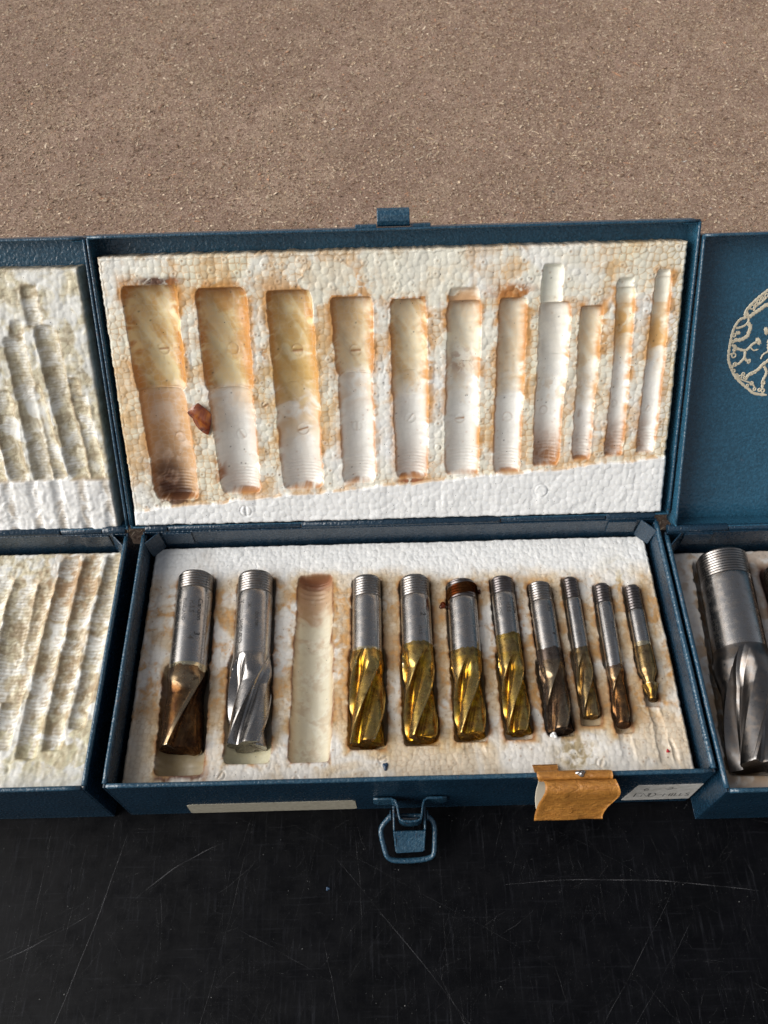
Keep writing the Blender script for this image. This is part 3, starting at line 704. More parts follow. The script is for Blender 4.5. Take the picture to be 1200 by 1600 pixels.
    # dark soak along the mills
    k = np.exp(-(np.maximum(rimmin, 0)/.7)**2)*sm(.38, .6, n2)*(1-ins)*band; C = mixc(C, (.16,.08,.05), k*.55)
    C = mixc(C, (.40,.34,.26), ins*(1-e)*.35*(Y > 22))
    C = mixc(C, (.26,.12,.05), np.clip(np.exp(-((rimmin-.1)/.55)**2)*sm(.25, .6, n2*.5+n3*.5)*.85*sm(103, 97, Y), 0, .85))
    C = mixc(C, (.62,.50,.28), np.clip(tear*.8*sm(.3, .7, n3), 0, 1)); C = mixc(C, (.30,.22,.11), np.clip(tear*sm(.45, .75, n3*.6+n2*.4), 0, .7))
    spot = (ID > .90)*np.exp(-(F1/.4)**2)*(1-ins)*(1-clean); C = mixc(C, (.34,.20,.10), np.clip(spot*.8, 0, .8))
    # greenish yellow soak at the far right
    k = np.exp(-((X-99)/8)**2-((Y-94)/7)**2)*sm(.3, .7, n2); C = mixc(C, (.55,.45,.24), k*.6)
    k = np.exp(-((X+92)/5)**2-((Y-103)/8)**2)*sm(.2, .7, n2); C = mixc(C, (.35,.28,.2), k*.5)
    Z, mk = dents(X, Y, Z, [(77.5, 8.2, 2.0, 1.1, .35), (-75, 7, 2.0, 1.0, .35), (-10, 12, 1.8, .4, .4), (-45, 4.5, 1.6, 2, .3)])
    C = mixc(C, (.45,.30,.14), mk*.4)
    return Z, np.clip(C, .01, .86), bead
foam_sheet('foam_insert', -114.6, 114.4, 2.0, 113.9, 28, .34, base_foam,
    'stained white foam in the middle box base, its pockets holding ten end mills', cell=2.2, mat4=Matrix.Translation((0, 0, 30*S)))

# ---- lid foam of the middle box
GR = [  # (flute end: xl,xr,v) (step xl,xr,v) (thread end xl,xr,v)  depth, orange strength, brown at thread end
 ((-112.1,-89.3,108.6),(-111.4,-89.9,64.8),(-109.2,-89.7,14.8), 6.5, .95, 1.0, 1),
 ((-82.1,-61.2,106.9),(-81.6,-60.9,64.3),(-79.2,-61.9,17.0), 6.3, .90, .35, 1),
 ((-52.9,-34.0,105.2),(-52.3,-33.6,60.4),(-51.8,-33.9,18.6), 6.2, .85, .15, 0),
 ((-26.6,-8.9,101.8),(-25.4,-9.7,69.6),(-24.7,-10.0,20.6), 5.6, .62, .12, 1),
 ((-2.1,12.9,100.4),(-1.9,13.6,64.5),(-.5,13.2,22.3), 5.2, .62, .30, 0),
 ((21.3,35.6,99.2),(21.4,35.6,68.0),(20.6,35.5,23.3), 5.1, .42, .05, 0),
 ((43.0,54.6,99.7),(42.5,54.5,63.3),(42.3,54.0,23.4), 4.4, .40, .10, 0),
 ((59.9,73.0,97.5),(59.9,72.6,70.0),(59.6,71.0,26.2), 4.3, .12, .85, 0),
 ((76.6,86.4,95.6),(77.2,85.4,62.3),(76.8,85.0,28.6), 3.6, .45, .35, 0),
 ((91.2,99.2,103.0),(92.4,99.3,73.2),(91.2,99.4,30.0), 3.0, .50, .75, 0),
 ((106.7,113.8,107.0),(106.2,114.0,73.0),(105.0,113.2,31.0), 2.9, .45, .95, 0)]
def lid_foam(X, Y, F1, F2, ID, crev):
    F1b, F2b, ID2 = worley(X+5, Y-9, 3.6, 29)
    Z = np.zeros_like(X); n1 = fbm(X, Y, 24, 103); n2 = fbm(X, Y, 7, 123); n3 = fbm(X, Y, 2.4, 131)
    ns = fbm(X*1.0+Y*.55, Y*.25, 5, 141)           # streaks left by the helical flutes
    C = np.zeros(X.shape+(3,), np.float32)+np.array(WHITE, np.float32)
    stepv = 19.2+.0775*X+(X < -60)*0.0
    stepl = stepv+(fbm(X, X*0, 9, 41)-.5)*2.2
    up = sm(-.5, .5, Y-stepl)                        # 1 above the clean ledge
    # cream cast and orange veins between beads
    C = mixc(C, (.80,.72,.47), up*np.clip(.35+.9*(n1-.45), 0, .8))
    vein = crev*up*sm(.38, .62, n1*.6+n2*.4)
    C = mixc(C, (.62,.34,.12), np.clip(vein*.75, 0, .8))
    C = mixc(C, (.64,.40,.18), up*np.clip(sm(.38, .85, n2*.7+n1*.3)*.8, 0, 1))
    right = sm(96, 118, X)*up; C = mixc(C, (.55,.40,.20), np.clip(crev*right*.8+right*.22*n2, 0, 1))
    rimmin = np.full_like(X, 99.); gC = C.copy(); INS = np.zeros_like(X); ORm = np.zeros_like(X)
    for gi, (a, s, b, dp, og, br, hard) in enumerate(GR):
        ca, wa = (a[0]+a[1])/2, a[1]-a[0]; cs, ws = (s[0]+s[1])/2, s[1]-s[0]; cb, wb = (b[0]+b[1])/2, b[1]-b[0]
        tw = .92 if hard else 1.0
        dp = .36*wa; d1, r1, u1, al1 = groove(X, Y, cs, s[2]-(.4 if hard else 6), ca, a[2], ws, wa, dp, .9)
        d2, r2, u2, al2 = groove(X, Y, cb, b[2], cs, s[2]+(.6 if hard else 6), wb, ws*tw, dp*(.90 if hard else 1), .9)
        d1 = d1*(1+.10*np.sin((X*1.0+Y*.8)*.42+gi))
        Z = np.minimum(Z, -np.maximum(d1, d2)); rim = np.minimum(r1, r2); rimmin = np.minimum(rimmin, rim)
        inn = sm(.25, -.35, rim); u = np.where(r1 < r2, u1, u2); INS = np.maximum(INS, inn)
        flz = sm(s[2]-(3 if hard else 12), s[2]+(3 if hard else 10), Y+(n2-.5)*(5 if hard else 20)-(0 if hard else 2))
        # groove colour
        g = np.zeros_like(C)+np.array((.87,.86,.81), np.float32)
        g = mixc(g, (.82,.68,.38), np.clip(flz*og*1.1, 0, .95))
        g = mixc(g, (.62,.36,.11), np.clip(flz*og*(sm(.33, .70, ns*.6+n2*.4)*.9+.05), 0, 1))
        edge = np.clip(sm(.45, .95, u)*.9+sm(-.6, -1.0, u)*.8, 0, 1)
        g = mixc(g, (.52,.22,.05), np.clip(edge*(.35+.75*flz)*(og*.9+.15)*1.2*sm(.28, .52, n2), 0, .95))
        below = 1-flz
        if gi == 0: g = mixc(g, (.60,.34,.14), below*(.66+.25*sm(.3, .7, n2)))
        if gi in (1, 2, 3): g = mixc(g, (.66,.44,.22), below*sm(s[2]-26, s[2]+2, Y+(n1-.5)*20)*.7*sm(.15, .7, n2+.1))
        thr = sm(b[2]+24, b[2]+4, Y+(n2-.5)*14)
        lft = sm(.6, -.7, u+(n2-.5)*1.2) if gi in (0, 1, 10) else np.ones_like(u)
        g = mixc(g, (.24,.10,.05) if gi == 0 else (.36,.17,.07), np.clip(thr*br*lft*(.45+.8*sm(.2, .75, n3*.3+n2*.7)), 0, .95))
        g = mixc(g, (.35,.15,.05), np.clip(np.exp(-((Y-b[2]-.4)/.8)**2)*sm(.35, .6, n2)*1.1, 0, .9))
        g = mixc(g, (.45,.20,.06), np.clip(np.exp(-((Y-a[2]+.6)/1.2)**2)*og*sm(.3, .6, n2)*1.1, 0, .9))
        g = mixc(g, (.78,.76,.70), crev*.25)
        gC = gC*(1-inn[..., None])+g*inn[..., None]
        # thread ripples
        Z = Z-.13*np.sin((Y-b[2])*2*PI/1.55)*inn*sm(b[2]+15, b[2]+8, Y)*(Y > b[2]+.6)
        # stain halo round each pocket
        halo = np.exp(-(np.maximum(rim, 0)/2.2)**2)*(1-inn)*up
        top = sm(s[2], a[2], Y)
        gC = mixc(gC, (.58,.28,.08), np.clip(halo*1.3*sm(.30, .75, n2*.7+n3*.3)*(.55+.45*top)*(1.1 if gi != 7 else .3), 0, .85))
        k = np.exp(-((Y-a[2]-1.2)/1.9)**2)*sm(wa/2+2, wa/2-1, np.abs(X-ca))*up
        gC = mixc(gC, (.50,.23,.07), np.clip(k*sm(.38, .6, n2*.5+n3*.5)*(.95 if gi in (3, 4, 5, 6) else .55)*(og > .2), 0, .9))
        Z = Z+.5*k*n3
    gC = mixc(gC, (.46,.19,.05), np.clip(np.exp(-((rimmin+.15)/.5)**2)*sm(.22, .62, n2*.6+n3*.4)*.85*up, 0, .85))
    C = gC
    # pale extra tips pressed beyond the grooves
    for (cx, w, ya, yb, dp) in ((64.7, 9.0, 96.5, 112.8, 2.6), (94.9, 7.4, 96, 106.5, 1.8), (110.3, 6.2, 96, 109.4, 1.8), (28.4, 13.5, 98, 104.5, 1.7)):
        d, rim, u, al = groove(X, Y, cx, ya, cx, yb, w, w*.93, dp, 1.5); ok = sm(.2, -.3, rim)
        Z = np.minimum(Z, -d); C = mixc(C, (.82,.81,.70) if cx > 50 else (.70,.50,.32), ok*(.85 if cx > 50 else .5)); INS = np.maximum(INS, ok*.8)
    for cx in (95.4, 110): C = mixc(C, (.70,.40,.12), np.clip(np.exp(-((X-cx)/3.6)**2-((Y-(88 if cx < 100 else 82))/8)**2)*sm(.3, .6, n2)*1.3, 0, .85))
    # scratches on the threaded end of the narrow pockets and brown upper rim patches
    def splat(cx, cy, rx, ry, c, amt, nn=n2, lo=.35, hi=.62, C=None):
        k = np.exp(-((X-cx)/rx)**2-((Y-cy)/ry)**2); return mixc(C, c, np.clip(k*1.6*sm(lo, hi, nn), 0, 1)*amt)
    C = splat(-97.5, 110.3, 7, 1.5, DARK, .97, n3, .15, .45, C); C = splat(-91, 110.0, 3.5, 1.5, RUST, .8, n3, .35, .6, C)
    C = splat(-104, 20, 7, 13, DARK, .75, n2, .30, .62, C); C = splat(-100, 15, 9, 3, DARK, .8, n3, .35, .6, C)
    C = splat(-70, 103, 8, 8, (.60,.32,.10), .5, n2, .4, .7, C); C = splat(-64, 84, 3.5, 12, (.60,.30,.10), .6, n2, .4, .6, C)
    C = splat(-45, 108.5, 14, 3.5, (.60,.38,.20), .7, n3, .35, .6, C); C = splat(-13, 107, 8, 6, (.62,.36,.16), .85, n3, .35, .6, C)
    C = splat(-44, 70, 10, 22, (.66,.46,.16), .5, n2, .3, .6, C)
    C = splat(28, 73, 5, 5, RUST, .45, n3, .4, .6, C); C = splat(48, 102.5, 8, 2.6, (.45,.18,.05), .9, n3, .3, .55, C)
    C = splat(6, 20.6, 6, 1.1, (.30,.10,.04), .95, n3, .2, .5, C); C = splat(-56, 79, 2.5, 3, (.55,.25,.06), .7, n3, .35, .6, C)
    C = splat(-79.6, 22, 2, 10, RUST, .9, n2, .3, .6, C); C = splat(-89.6, 90, 1.6, 20, (.60,.28,.06), .7, n2, .3, .6, C)
    for cx, cy in ((14.2, 75), (36, 62), (36, 40), (54.6, 60), (14, 50), (87, 80), (99.5, 62), (73, 70)): C = splat(cx, cy, 1.6, 12, (.60,.30,.09), .7, n2, .33, .6, C)
    C = splat(75, 60, 16, 5, (.60,.42,.22), .4, n3, .35, .6, C)
    # ledge stays clean and stands proud
    Z = Z+(1-up)*1.3*(1-.0*INS); clean = (1-up)
    hit = (1-up)*sm(.5, -.5, rimmin)
    C = C*(1-clean[..., None])+(np.array(WHITE, np.float32)*1.01)*clean[..., None]
    C = mixc(C, (.55,.35,.16), np.clip(np.exp(-((Y-stepl)/.5)**2)*sm(.4, .6, n2)*.8, 0, .7))
    spot = (ID > .90)*np.exp(-(F1/.45)**2)*up*(1-.6*INS); C = mixc(C, (.42,.24,.11), np.clip(spot*.9, 0, .8)); Z = Z-.25*spot
    spot = (ID2 > .95)*np.exp(-(F1b/.3)**2)*up; C = mixc(C, (.10,.07,.05), np.clip(spot, 0, .8))
    # skin tears near the top
    for (cx, cy, r, sx) in ((-27, 108, 12, 1.0), (9, 113, 19, 1.25)):
        d = np.hypot((X-cx)/sx, (Y-cy)*1.15); d = d+(n2-.5)*7; k = np.exp(-((d-r)/.5)**2)*up*sm(96, 106, Y)*sm(.42, .55, n1); Z = Z+.3*k; C = mixc(C, (.80,.76,.62), sm(r, r-1, d)*.6*up*(rimmin > 1)); C = mixc(C, (.55,.36,.18), np.exp(-((d-r-.8)/.5)**2)*.35*sm(.42, .55, n1)*up*(rimmin > 1))
    # brown top edge
    C = mixc(C, (.36,.24,.13), np.clip(sm(119.4, 120.6, Y)*.45+np.exp(-((Y-119)/1.2)**2)*sm(.45, .65, n2)*.4, 0, .9))
    dv = np.random.default_rng(2); Z, mk = dents(X, Y, Z, [(-69.3,8.6,2.6,1.6,.45),(63.8,14.7,3.0,.2,.35),(-96.7,41.8,2.3,2.3,.35),(-69.1,42.5,2.3,2.1,.35),(-41.8,44.1,2.6,.3,.35),(-17.7,44.9,2.3,1.5,.35),
        (5.8,48.3,2.4,.9,.35),(27.6,47.6,2.2,.1,.3),(48.5,47.9,2.0,.3,.3),(64.2,50.4,1.8,2.4,.35),(79.6,48.5,1.7,1.5,.3),(94.5,52.9,1.6,0,.3),(109.1,50.5,1.6,1,.3),
        (-42,79.2,2.6,.1,.3),(-69.7,80.5,2.5,.9,.3),(-99.3,81.3,2.5,.1,.25),(-17.2,78.5,2.5,.1,.25),(17.5,36,1.5,1,.35),(-56.5,57,1.6,.5,.3),(39,60,1.6,1,.3)])
    C = mixc(C, (.40,.20,.08), mk*(.15+.75*sm(.3, .7, n1))*up)
    bead = np.where(INS > .5, .22, 1.0)+0*X; bead = np.where(clean > .5, .8, bead)
    return Z, np.clip(C, .01, .87), bead
foam_sheet('foam_insert', -120.6, 119.2, 2.2, 120.6, 12.2, .34, lid_foam,
    'foam in the middle box lid with orange-stained empty grooves above a clean white strip', cell=2.7, scallop=.7, mat4=lid_matrix())

def ribbed(X, Y, F1, F2, ID, crev, gs, ledge, seed, dirty, pitch=1.5):
    X = X+(fbm(X, Y, 12, seed+50)-.5)*1.6; Y = Y+(fbm(X, Y, 9, seed+60)-.5)*2.5; Z = np.zeros_like(X); n1 = fbm(X, Y, 20, seed); n2 = fbm(X, Y, 6, seed+20); n3 = fbm(X, Y, 2, seed+30)
    C = np.zeros(X.shape+(3,), np.float32)+np.array((.82,.81,.76), np.float32); ins = np.zeros_like(X); rm = np.full_like(X, 99.)
    for (xa, ya, xb, yb, w, dp) in gs:
        d, rim, u, al = groove(X, Y, xa, ya, xb, yb, w, w*1.05, dp, 1.6)
        Z = np.minimum(Z, -d*(.72+.2*n2)); ins = np.maximum(ins, sm(.3, -.4, rim)); rm = np.minimum(rm, np.abs(rim))
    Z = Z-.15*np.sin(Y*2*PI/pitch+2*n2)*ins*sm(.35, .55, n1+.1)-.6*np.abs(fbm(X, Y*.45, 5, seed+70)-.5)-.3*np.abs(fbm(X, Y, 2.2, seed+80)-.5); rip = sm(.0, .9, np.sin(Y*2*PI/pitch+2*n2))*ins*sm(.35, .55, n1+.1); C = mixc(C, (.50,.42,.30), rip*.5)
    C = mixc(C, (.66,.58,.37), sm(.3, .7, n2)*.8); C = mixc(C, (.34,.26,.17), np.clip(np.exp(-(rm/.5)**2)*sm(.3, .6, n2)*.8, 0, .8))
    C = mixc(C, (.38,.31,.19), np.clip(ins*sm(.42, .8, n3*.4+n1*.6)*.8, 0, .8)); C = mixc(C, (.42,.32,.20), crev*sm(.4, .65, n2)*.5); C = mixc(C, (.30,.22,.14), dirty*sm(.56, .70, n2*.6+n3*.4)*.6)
    return Z, C, ins, n1, n2, n3
def left_lid(X, Y, F1, F2, ID, crev):
    gs = [(-169.5,27,-171,69,9,2.6), (-158.5,27,-160.5,92,8.5,3.0), (-151.2,28,-156.5,72,6.5,2.0), (-142.2,28,-147.5,97,9,3.2), (-150.2,94,-150.5,113,6,1.6),
          (-134.6,28,-137.5,66,7.5,2.4), (-137.5,62,-139,74,5,1.6), (-159.5,90,-157.6,98,6,1.6)]+[(-180-12*k, 27, -181-12*k, 90+8*math.sin(k), 9.5, 3) for k in range(14)]
    Z, C, ins, n1, n2, n3 = ribbed(X, Y, F1, F2, ID, crev, gs, 0, 203, .8, 1.3)
    low = sm(28.2, 27.0, Y+(n2-.5)*1.0)
    Z2 = 1.0+(n2-.5)*1.2-.75*n1*2*np.clip(np.cos((X+142.5)*2*PI/11), 0, 1)-.16*np.sin(Y*2*PI/1.5)*np.clip(np.cos((X+142.5)*2*PI/11)+.4, 0, 1)
    Z = Z*(1-low)+Z2*low; C = C*(1-low[..., None])+np.array((.83,.82,.80), np.float32)*low[..., None]
    C = mixc(C, (.42,.33,.22), low*np.clip(np.cos((X+142.5)*2*PI/11)-.3, 0, 1)*sm(.4, .6, n2)*.9)
    C = mixc(C, (.30,.24,.16), np.clip(sm(-130.5, -128.5, X)*.6+sm(117.5, 120, Y)*.7, 0, .8))
    k = np.exp(-(np.abs(Y-27.6)/.6)**2); C = mixc(C, (.3,.22,.14), k*.5*sm(.35, .6, n2))
    return Z, np.clip(C, .01, .86), np.where(ins > .5, .35, .9)+0*X
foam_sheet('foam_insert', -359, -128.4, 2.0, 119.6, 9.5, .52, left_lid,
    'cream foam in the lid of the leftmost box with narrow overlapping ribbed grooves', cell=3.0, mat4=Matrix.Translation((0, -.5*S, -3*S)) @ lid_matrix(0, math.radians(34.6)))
def left_base(X, Y, F1, F2, ID, crev):
    gs = [(-169,40,-173,100,12,3.2), (-166.5,20,-162,97,8,2.6), (-155.5,16,-152.5,111,8.5,3.0), (-145.2,20,-142.6,111,8,2.6), (-136,28,-132.6,111,7,2.4)]+[(-186-13*k, 20, -183-13*k, 102, 10, 3) for k in range(13)]
    Z, C, ins, n1, n2, n3 = ribbed(X, Y, F1, F2, ID, crev, gs, 0, 303, 1.0, 1.7)
    Z = Z-.4*np.abs(fbm(X, Y*.4, 3.5, 321)-.5)*2*sm(26, 40, Y)
    C = mixc(C, (.72,.68,.46), sm(45, 20, Y)*sm(.35, .6, n2)*.6)
    k = np.exp(-((X+150)/13)**2-((Y-97)/17)**2); C = mixc(C, (.42,.24,.12), np.clip(k*1.1*sm(.25, .75, n2*.5+n3*.5), 0, .7))
    k = np.exp(-((X+146)/22)**2-((Y-50)/40)**2); C = mixc(C, (.40,.29,.17), np.clip(k*sm(.35, .75, n2*.4+n3*.6), 0, .75))
    C = mixc(C, (.82,.81,.76), sm(14, 6, Y)*.7)
    Z, mk = dents(X, Y, Z, [(-163, 12, 2.2, 1.0, .35)])
    return Z, np.clip(C, .01, .86), np.where(ins > .5, .35, .9)+0*X
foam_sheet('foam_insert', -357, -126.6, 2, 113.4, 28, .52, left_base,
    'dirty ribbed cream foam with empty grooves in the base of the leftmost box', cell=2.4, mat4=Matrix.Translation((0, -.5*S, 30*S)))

RM = [dict(x0=146.0, x1=140.0, yt=107.0, yb=12.0, ds=22.6, df=25.0, yth=94.5, yf=60.0, n=4, wax=None, ywax=0, rot=.95),
      dict(x0=172.5, x1=170.5, yt=101.0, yb=18.0, ds=17.0, df=19, yth=90, yf=58, n=4, wax=M_WBROWN, ywax=98, rot=.9),
      dict(x0=198, x1=199, yt=101.0, yb=18.0, ds=17.0, df=19, yth=90, yf=58, n=4, wax=M_WGOLD, ywax=60, rot=.3)]
def right_base(X, Y, F1, F2, ID, crev):
    Z = np.zeros_like(X); n1 = fbm(X, Y, 20, 403); n2 = fbm(X, Y, 6, 423); n3 = fbm(X, Y, 2, 433); rm = np.full_like(X, 99.)
    C = np.zeros(X.shape+(3,), np.float32)+np.array((.74,.70,.66), np.float32)
    for M in RM:
        d, rim, u, al = groove(X, Y, M['x1'], M['yb']-2, M['x0'], M['yt']+1, M['df']+1.6, M['ds']+1.6, 11); Z = np.minimum(Z, -d); rm = np.minimum(rm, rim)
    C = mixc(C, (.52,.36,.22), np.exp(-(np.maximum(rm, 0)/4)**2)*sm(.35, .6, n2)*.9); C = mixc(C, (.48,.32,.2), sm(.5, .66, n2)*.5)
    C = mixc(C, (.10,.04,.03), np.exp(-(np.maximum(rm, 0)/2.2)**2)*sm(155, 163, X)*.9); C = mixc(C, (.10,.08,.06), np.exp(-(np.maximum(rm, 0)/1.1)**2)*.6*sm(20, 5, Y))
    return Z, np.clip(C, .01, .86), np.where(rm < 0, .3, .9)+0*X
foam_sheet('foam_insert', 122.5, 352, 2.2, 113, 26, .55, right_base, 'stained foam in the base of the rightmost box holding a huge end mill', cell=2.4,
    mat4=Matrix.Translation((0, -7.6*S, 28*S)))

# ------------------------------------------------------------------ end mills
def prof(t, n):
    """depth profile of one flute over one pitch: land, cutting face, floor, rising back"""
    P = [(0, 0), (.055, 0), (.06, .15), (.10, .92), (.20, 1.0), (.34, .90), (.50, .55), (.62, .32), (.985, .10), (1, 0)] if n > 2 else \
        [(0, 0), (.05, 0), (.055, .15), (.09, .92), (.20, 1.0), (.36, .88), (.52, .50), (.64, .26), (.985, .07), (1, 0)]
    return np.interp(t, [p[0] for p in P], [p[1] for p in P])
def mill_surface(M, ys, nth, extra=None):
    """radius field over (y, theta); axis along y, theta 0 = up, growing towards +x"""
    rs, rf, yf, n = M['ds']/2, M['df']/2, M['yf'], M['n']
    k = math.tan(math.radians(M.get('helix', 24)))/rf
    br = [0, .005, .05, .055, .06, .09, .10, .105, .20, .34, .36, .50, .52, .62, .64, .975, .985, .993]
    ts = np.unique(np.concatenate([np.linspace(0, 1, max(12, nth//n-18), endpoint=False), br]))
    th = np.concatenate([(q+ts)*2*PI/n for q in range(n)])
    Yg, th2 = np.meshgrid(ys, th, indexing='ij'); T = th2+k*(Yg-M['yb'])+M['rot']     # the mesh itself runs along the helix, so edges stay crisp
    t = (th2 % (2*PI/n))/(2*PI/n)
    D0 = rf*(.44 if n >= 3 else .48)
    if rf < 4.2: D0 = rf*.34
    Lr = rf*1.35
    e = np.clip((Yg-(yf-Lr))/Lr, 0, None)
    dep = np.clip(D0*prof(t, n)-D0*e**1.15, 0, None)
    R = rs+(rf-rs)*sm(yf+1.0, yf-6.5, Yg)
    if 'neck' in M:
        a, b, dn = M['neck']; R = np.where(Yg > b-1, dn/2+(rs-dn/2)*sm(a+7, a+12, Yg), R); R = R+(rf-dn/2)*sm(a, b, Yg)*(Yg > b-1)
        R = np.clip(R, rf, None)
    return Yg, T, R, dep
def ring_mesh(Yg, T, R, M, cap0=None, cap1=None, xy0=0):
    """skin through rings; x of the axis follows the mill's slight slant"""
    ny, nt = Yg.shape; s = (Yg-M['yb'])/(M['yt']-M['yb']); xc = M['x1']+(M['x0']-M['x1'])*s-xy0
    V = np.stack([xc+R*np.sin(T), Yg, R*np.cos(T)], -1).reshape(-1, 3)
    idx = np.arange(ny*nt).reshape(ny, nt); nx = np.roll(idx, -1, 1)
    Q = np.stack([idx[:-1].ravel(), idx[1:].ravel(), nx[1:].ravel(), nx[:-1].ravel()], 1)
    T3 = []
    Vl = [V]; n0 = len(V)
    for end, cap in ((0, cap0), (-1, cap1)):
        if cap is not None:
            Vl.append(np.array([[xc[end, 0], Yg[end, 0]+cap, 0]])); row = idx[end]; rr = np.roll(row, -1); c = np.full(nt, n0)
            T3.append(np.stack([c, row, rr], 1) if end == 0 else np.stack([c, rr, row], 1)); n0 += 1
    return np.concatenate(Vl), Q, (np.concatenate(T3) if T3 else None)

def text_mesh(body, size):
    cu = bpy.data.curves.new('t', 'FONT'); cu.body = body; cu.size = size; cu.resolution_u = 2; cu.offset = size*.022
    ob = bpy.data.objects.new('t', cu); col.objects.link(ob)
    dg = bpy.context.evaluated_depsgraph_get(); me = bpy.data.meshes.new_from_object(ob.evaluated_get(dg))
    V = np.array([v.co[:] for v in me.vertices]).reshape(-1, 3); F = [tuple(p.vertices) for p in me.polygons]
    bpy.data.objects.remove(ob); bpy.data.curves.remove(cu); bpy.data.meshes.remove(me)
    return V, F

def make_mill(M, label, zc=ZA, texts=(), thread_mat=None, flute_mat=None, group='end mills lying in the foam', oy=0, lumpy=.0, waxcap=.45, pitch=1.27, thin=.16):
    xm = (M['x0']+M['x1'])/2
    root = empty('end_mill', (xm, (M['yt']+M['yb'])/2+oy, zc), label, 'end mill', group); ym = (M['yt']+M['yb'])/2
    def put(o): o.location = (0, -ym*S, 0); return o
    rs = M['ds']/2
    # thread: helical ridges, chamfered end
    th = np.linspace(0, 2*PI, 72, endpoint=False); ys = np.arange(M['yth'], M['yt']-.001, .11); ys = np.append(ys, M['yt'])
    Yg, T = np.meshgrid(ys, th, indexing='ij'); ph = ((Yg-M['yth'])/pitch-T/(2*PI)) % 1
    R = rs*.99-.30*pitch*(np.abs(ph-.5)*-2+1)*sm(M['yth'], M['yth']+.6, Yg)
    R = R-np.clip(Yg-(M['yt']-.9), 0, None)*.9
    V, Q, T3 = ring_mesh(Yg, T, R, M, None, 0, xm)
    put(link('thread', mesh_np('thread', V, Q, True, T=T3), thread_mat or M_THREAD, root))
    # shank
    ys = np.array([M['yf']-.3, M['yf']+.6, M['yf']+3, (M['yf']+M['yth'])/2, M['yth']-.6, M['yth']-.15, M['yth']+.02]); Yg, T = np.meshgrid(ys, np.linspace(0, 2*PI, 96, endpoint=False), indexing='ij')
    R = np.full(Yg.shape, rs); R[-1] -= .35
    fm = flute_mat or (M_FLUTE if M['wax'] is None else M_FLUTEG)
    lo = M['yf']+.6
    if 'neck' in M: lo = M['neck'][0]+12
    ys = np.linspace(lo, M['yth']-.35, 14); ys = np.append(ys, [M['yth']-.1, M['yth']+.02]); Yg, T = np.meshgrid(ys, np.linspace(0, 2*PI, 96, endpoint=False), indexing='ij')
    R = np.full(Yg.shape, rs); R[-1] -= .35; R[-2] -= .05
    V, Q, T3 = ring_mesh(Yg, T, R, M, None, None, xm)
    shank = put(link('shank', mesh_np('shank', V, Q, True), M_SHANK, root))
    # fluted cutting end
    ys = np.linspace(M['yb'], lo, max(60, int((lo-M['yb'])/.5))); Yg, T, R, dep = mill_surface(M, ys, 180)
    F = R-dep
    F[0] -= .12
    V, Q, T3 = ring_mesh(Yg, T, F, M, 1.1, None, xm)
    me = mesh_np('flutes', V, Q, True, T=T3); me.set_sharp_from_angle(angle=math.radians(32))
    put(link('flutes', me, fm, root))
    # peelable coating
    if M['wax'] is not None:
        yw = M['ywax']; yend = M['yb']-waxcap
        ys = np.linspace(yend, yw, max(60, int((yw-yend)/.5))); M2 = M
        Yg, T, R, dep = mill_surface(M, np.maximum(ys, M['yb']), 144); Yg = np.repeat(ys[:, None], T.shape[1], 1)
        cy_ = np.sin(T)*rs+np.cos(T)*rs*.37; cz_ = Yg+np.cos(T)*rs*.9; lump = (fbm(cy_, cz_, 3.2, int(M['yt']*10) % 97)-.5)
        fade = sm(yw+.1+(vnoise(T*rs, Yg*0, 2.5, 3)-.5)*0, yw-.8, Yg)
        W = R-np.clip(dep*(.96-.5*M.get('fill', 0))-.05, 0, None)*1.0+(thin+.3*lumpy)*fade+.03+lump*(.25+lumpy)*sm(yw, yw-5, Yg)*fade
        if 'neck' in M:
            blob = np.exp(-((Yg-43.5)/2.5)**2); W = W+blob*.5
        # pooled wax closing over the tip
        tip = np.clip((M['yb']+1.6-Yg)/(1.6+waxcap), 0, 1); W = W*(1-.10*tip**2)*(1-.75*np.clip((M['yb']+.1-Yg)/(waxcap+.1), 0, 1)**3)+lump*.5*tip
        W = W+sm(1.4, .0, Yg-M['yb'])*np.clip(dep, 0, 1.4)*.45
        Yw = Yg+(fbm(cy_, np.cos(T)*rs*.9, 4, 17)-.5)*3.2*sm(yw-5, yw, Yg)
        V, Q, T3 = ring_mesh(Yw, T, W, M, -.15, None, xm)
        thk = np.clip(dep/(M['df']/2*(.30 if M['n'] > 2 else .05)), 0, 1)*.85+.12+.38*sm(M['yf']-M['df']*.45, M['yf'], Yg)+.5*(fbm(cy_, cz_, 5, 13)-.5)+.35*np.clip((M['yb']+2-Yg)/3, 0, 1)
        thk = np.append(np.clip(thk, 0, 1).ravel(), 1.0)[:, None]*np.ones((1, 3))
        me = mesh_np('wax_coating', V, Q, True, thk, T=T3); me.set_sharp_from_angle(angle=math.radians(30)); put(link('wax_coating', me, M['wax'], root))
    # etched markings wrapped onto the shank: (string, size, y start, angle deg, direction)
    if texts:
        m = MB()
        for (body, size, y0, ang, direction) in texts:
            TV, TF = text_mesh(body, size)
            for f in TF:
                q = [TV[i] for i in f]; pts = []
                for p in q:
                    yy = y0-p[0]*direction; an = math.radians(ang)+direction*(p[1]-size*.35)/rs
                    s = (yy-M['yb'])/(M['yt']-M['yb']); xc = M['x1']+(M['x0']-M['x1'])*s-xm
                    pts.append((xc+(rs+.03)*math.sin(an), yy, (rs+.03)*math.cos(an)))
                if len(pts) == 3: m.add(pts, T=[(0,1,2)])
                elif len(pts) == 4: m.add(pts, Q=[(0,1,2,3)])
                else: m.add(pts, T=[(0, i, i+1) for i in range(1, len(pts)-1)])
        o = m.build('etched_marking', M_ENGR, root); put(o)
    return root

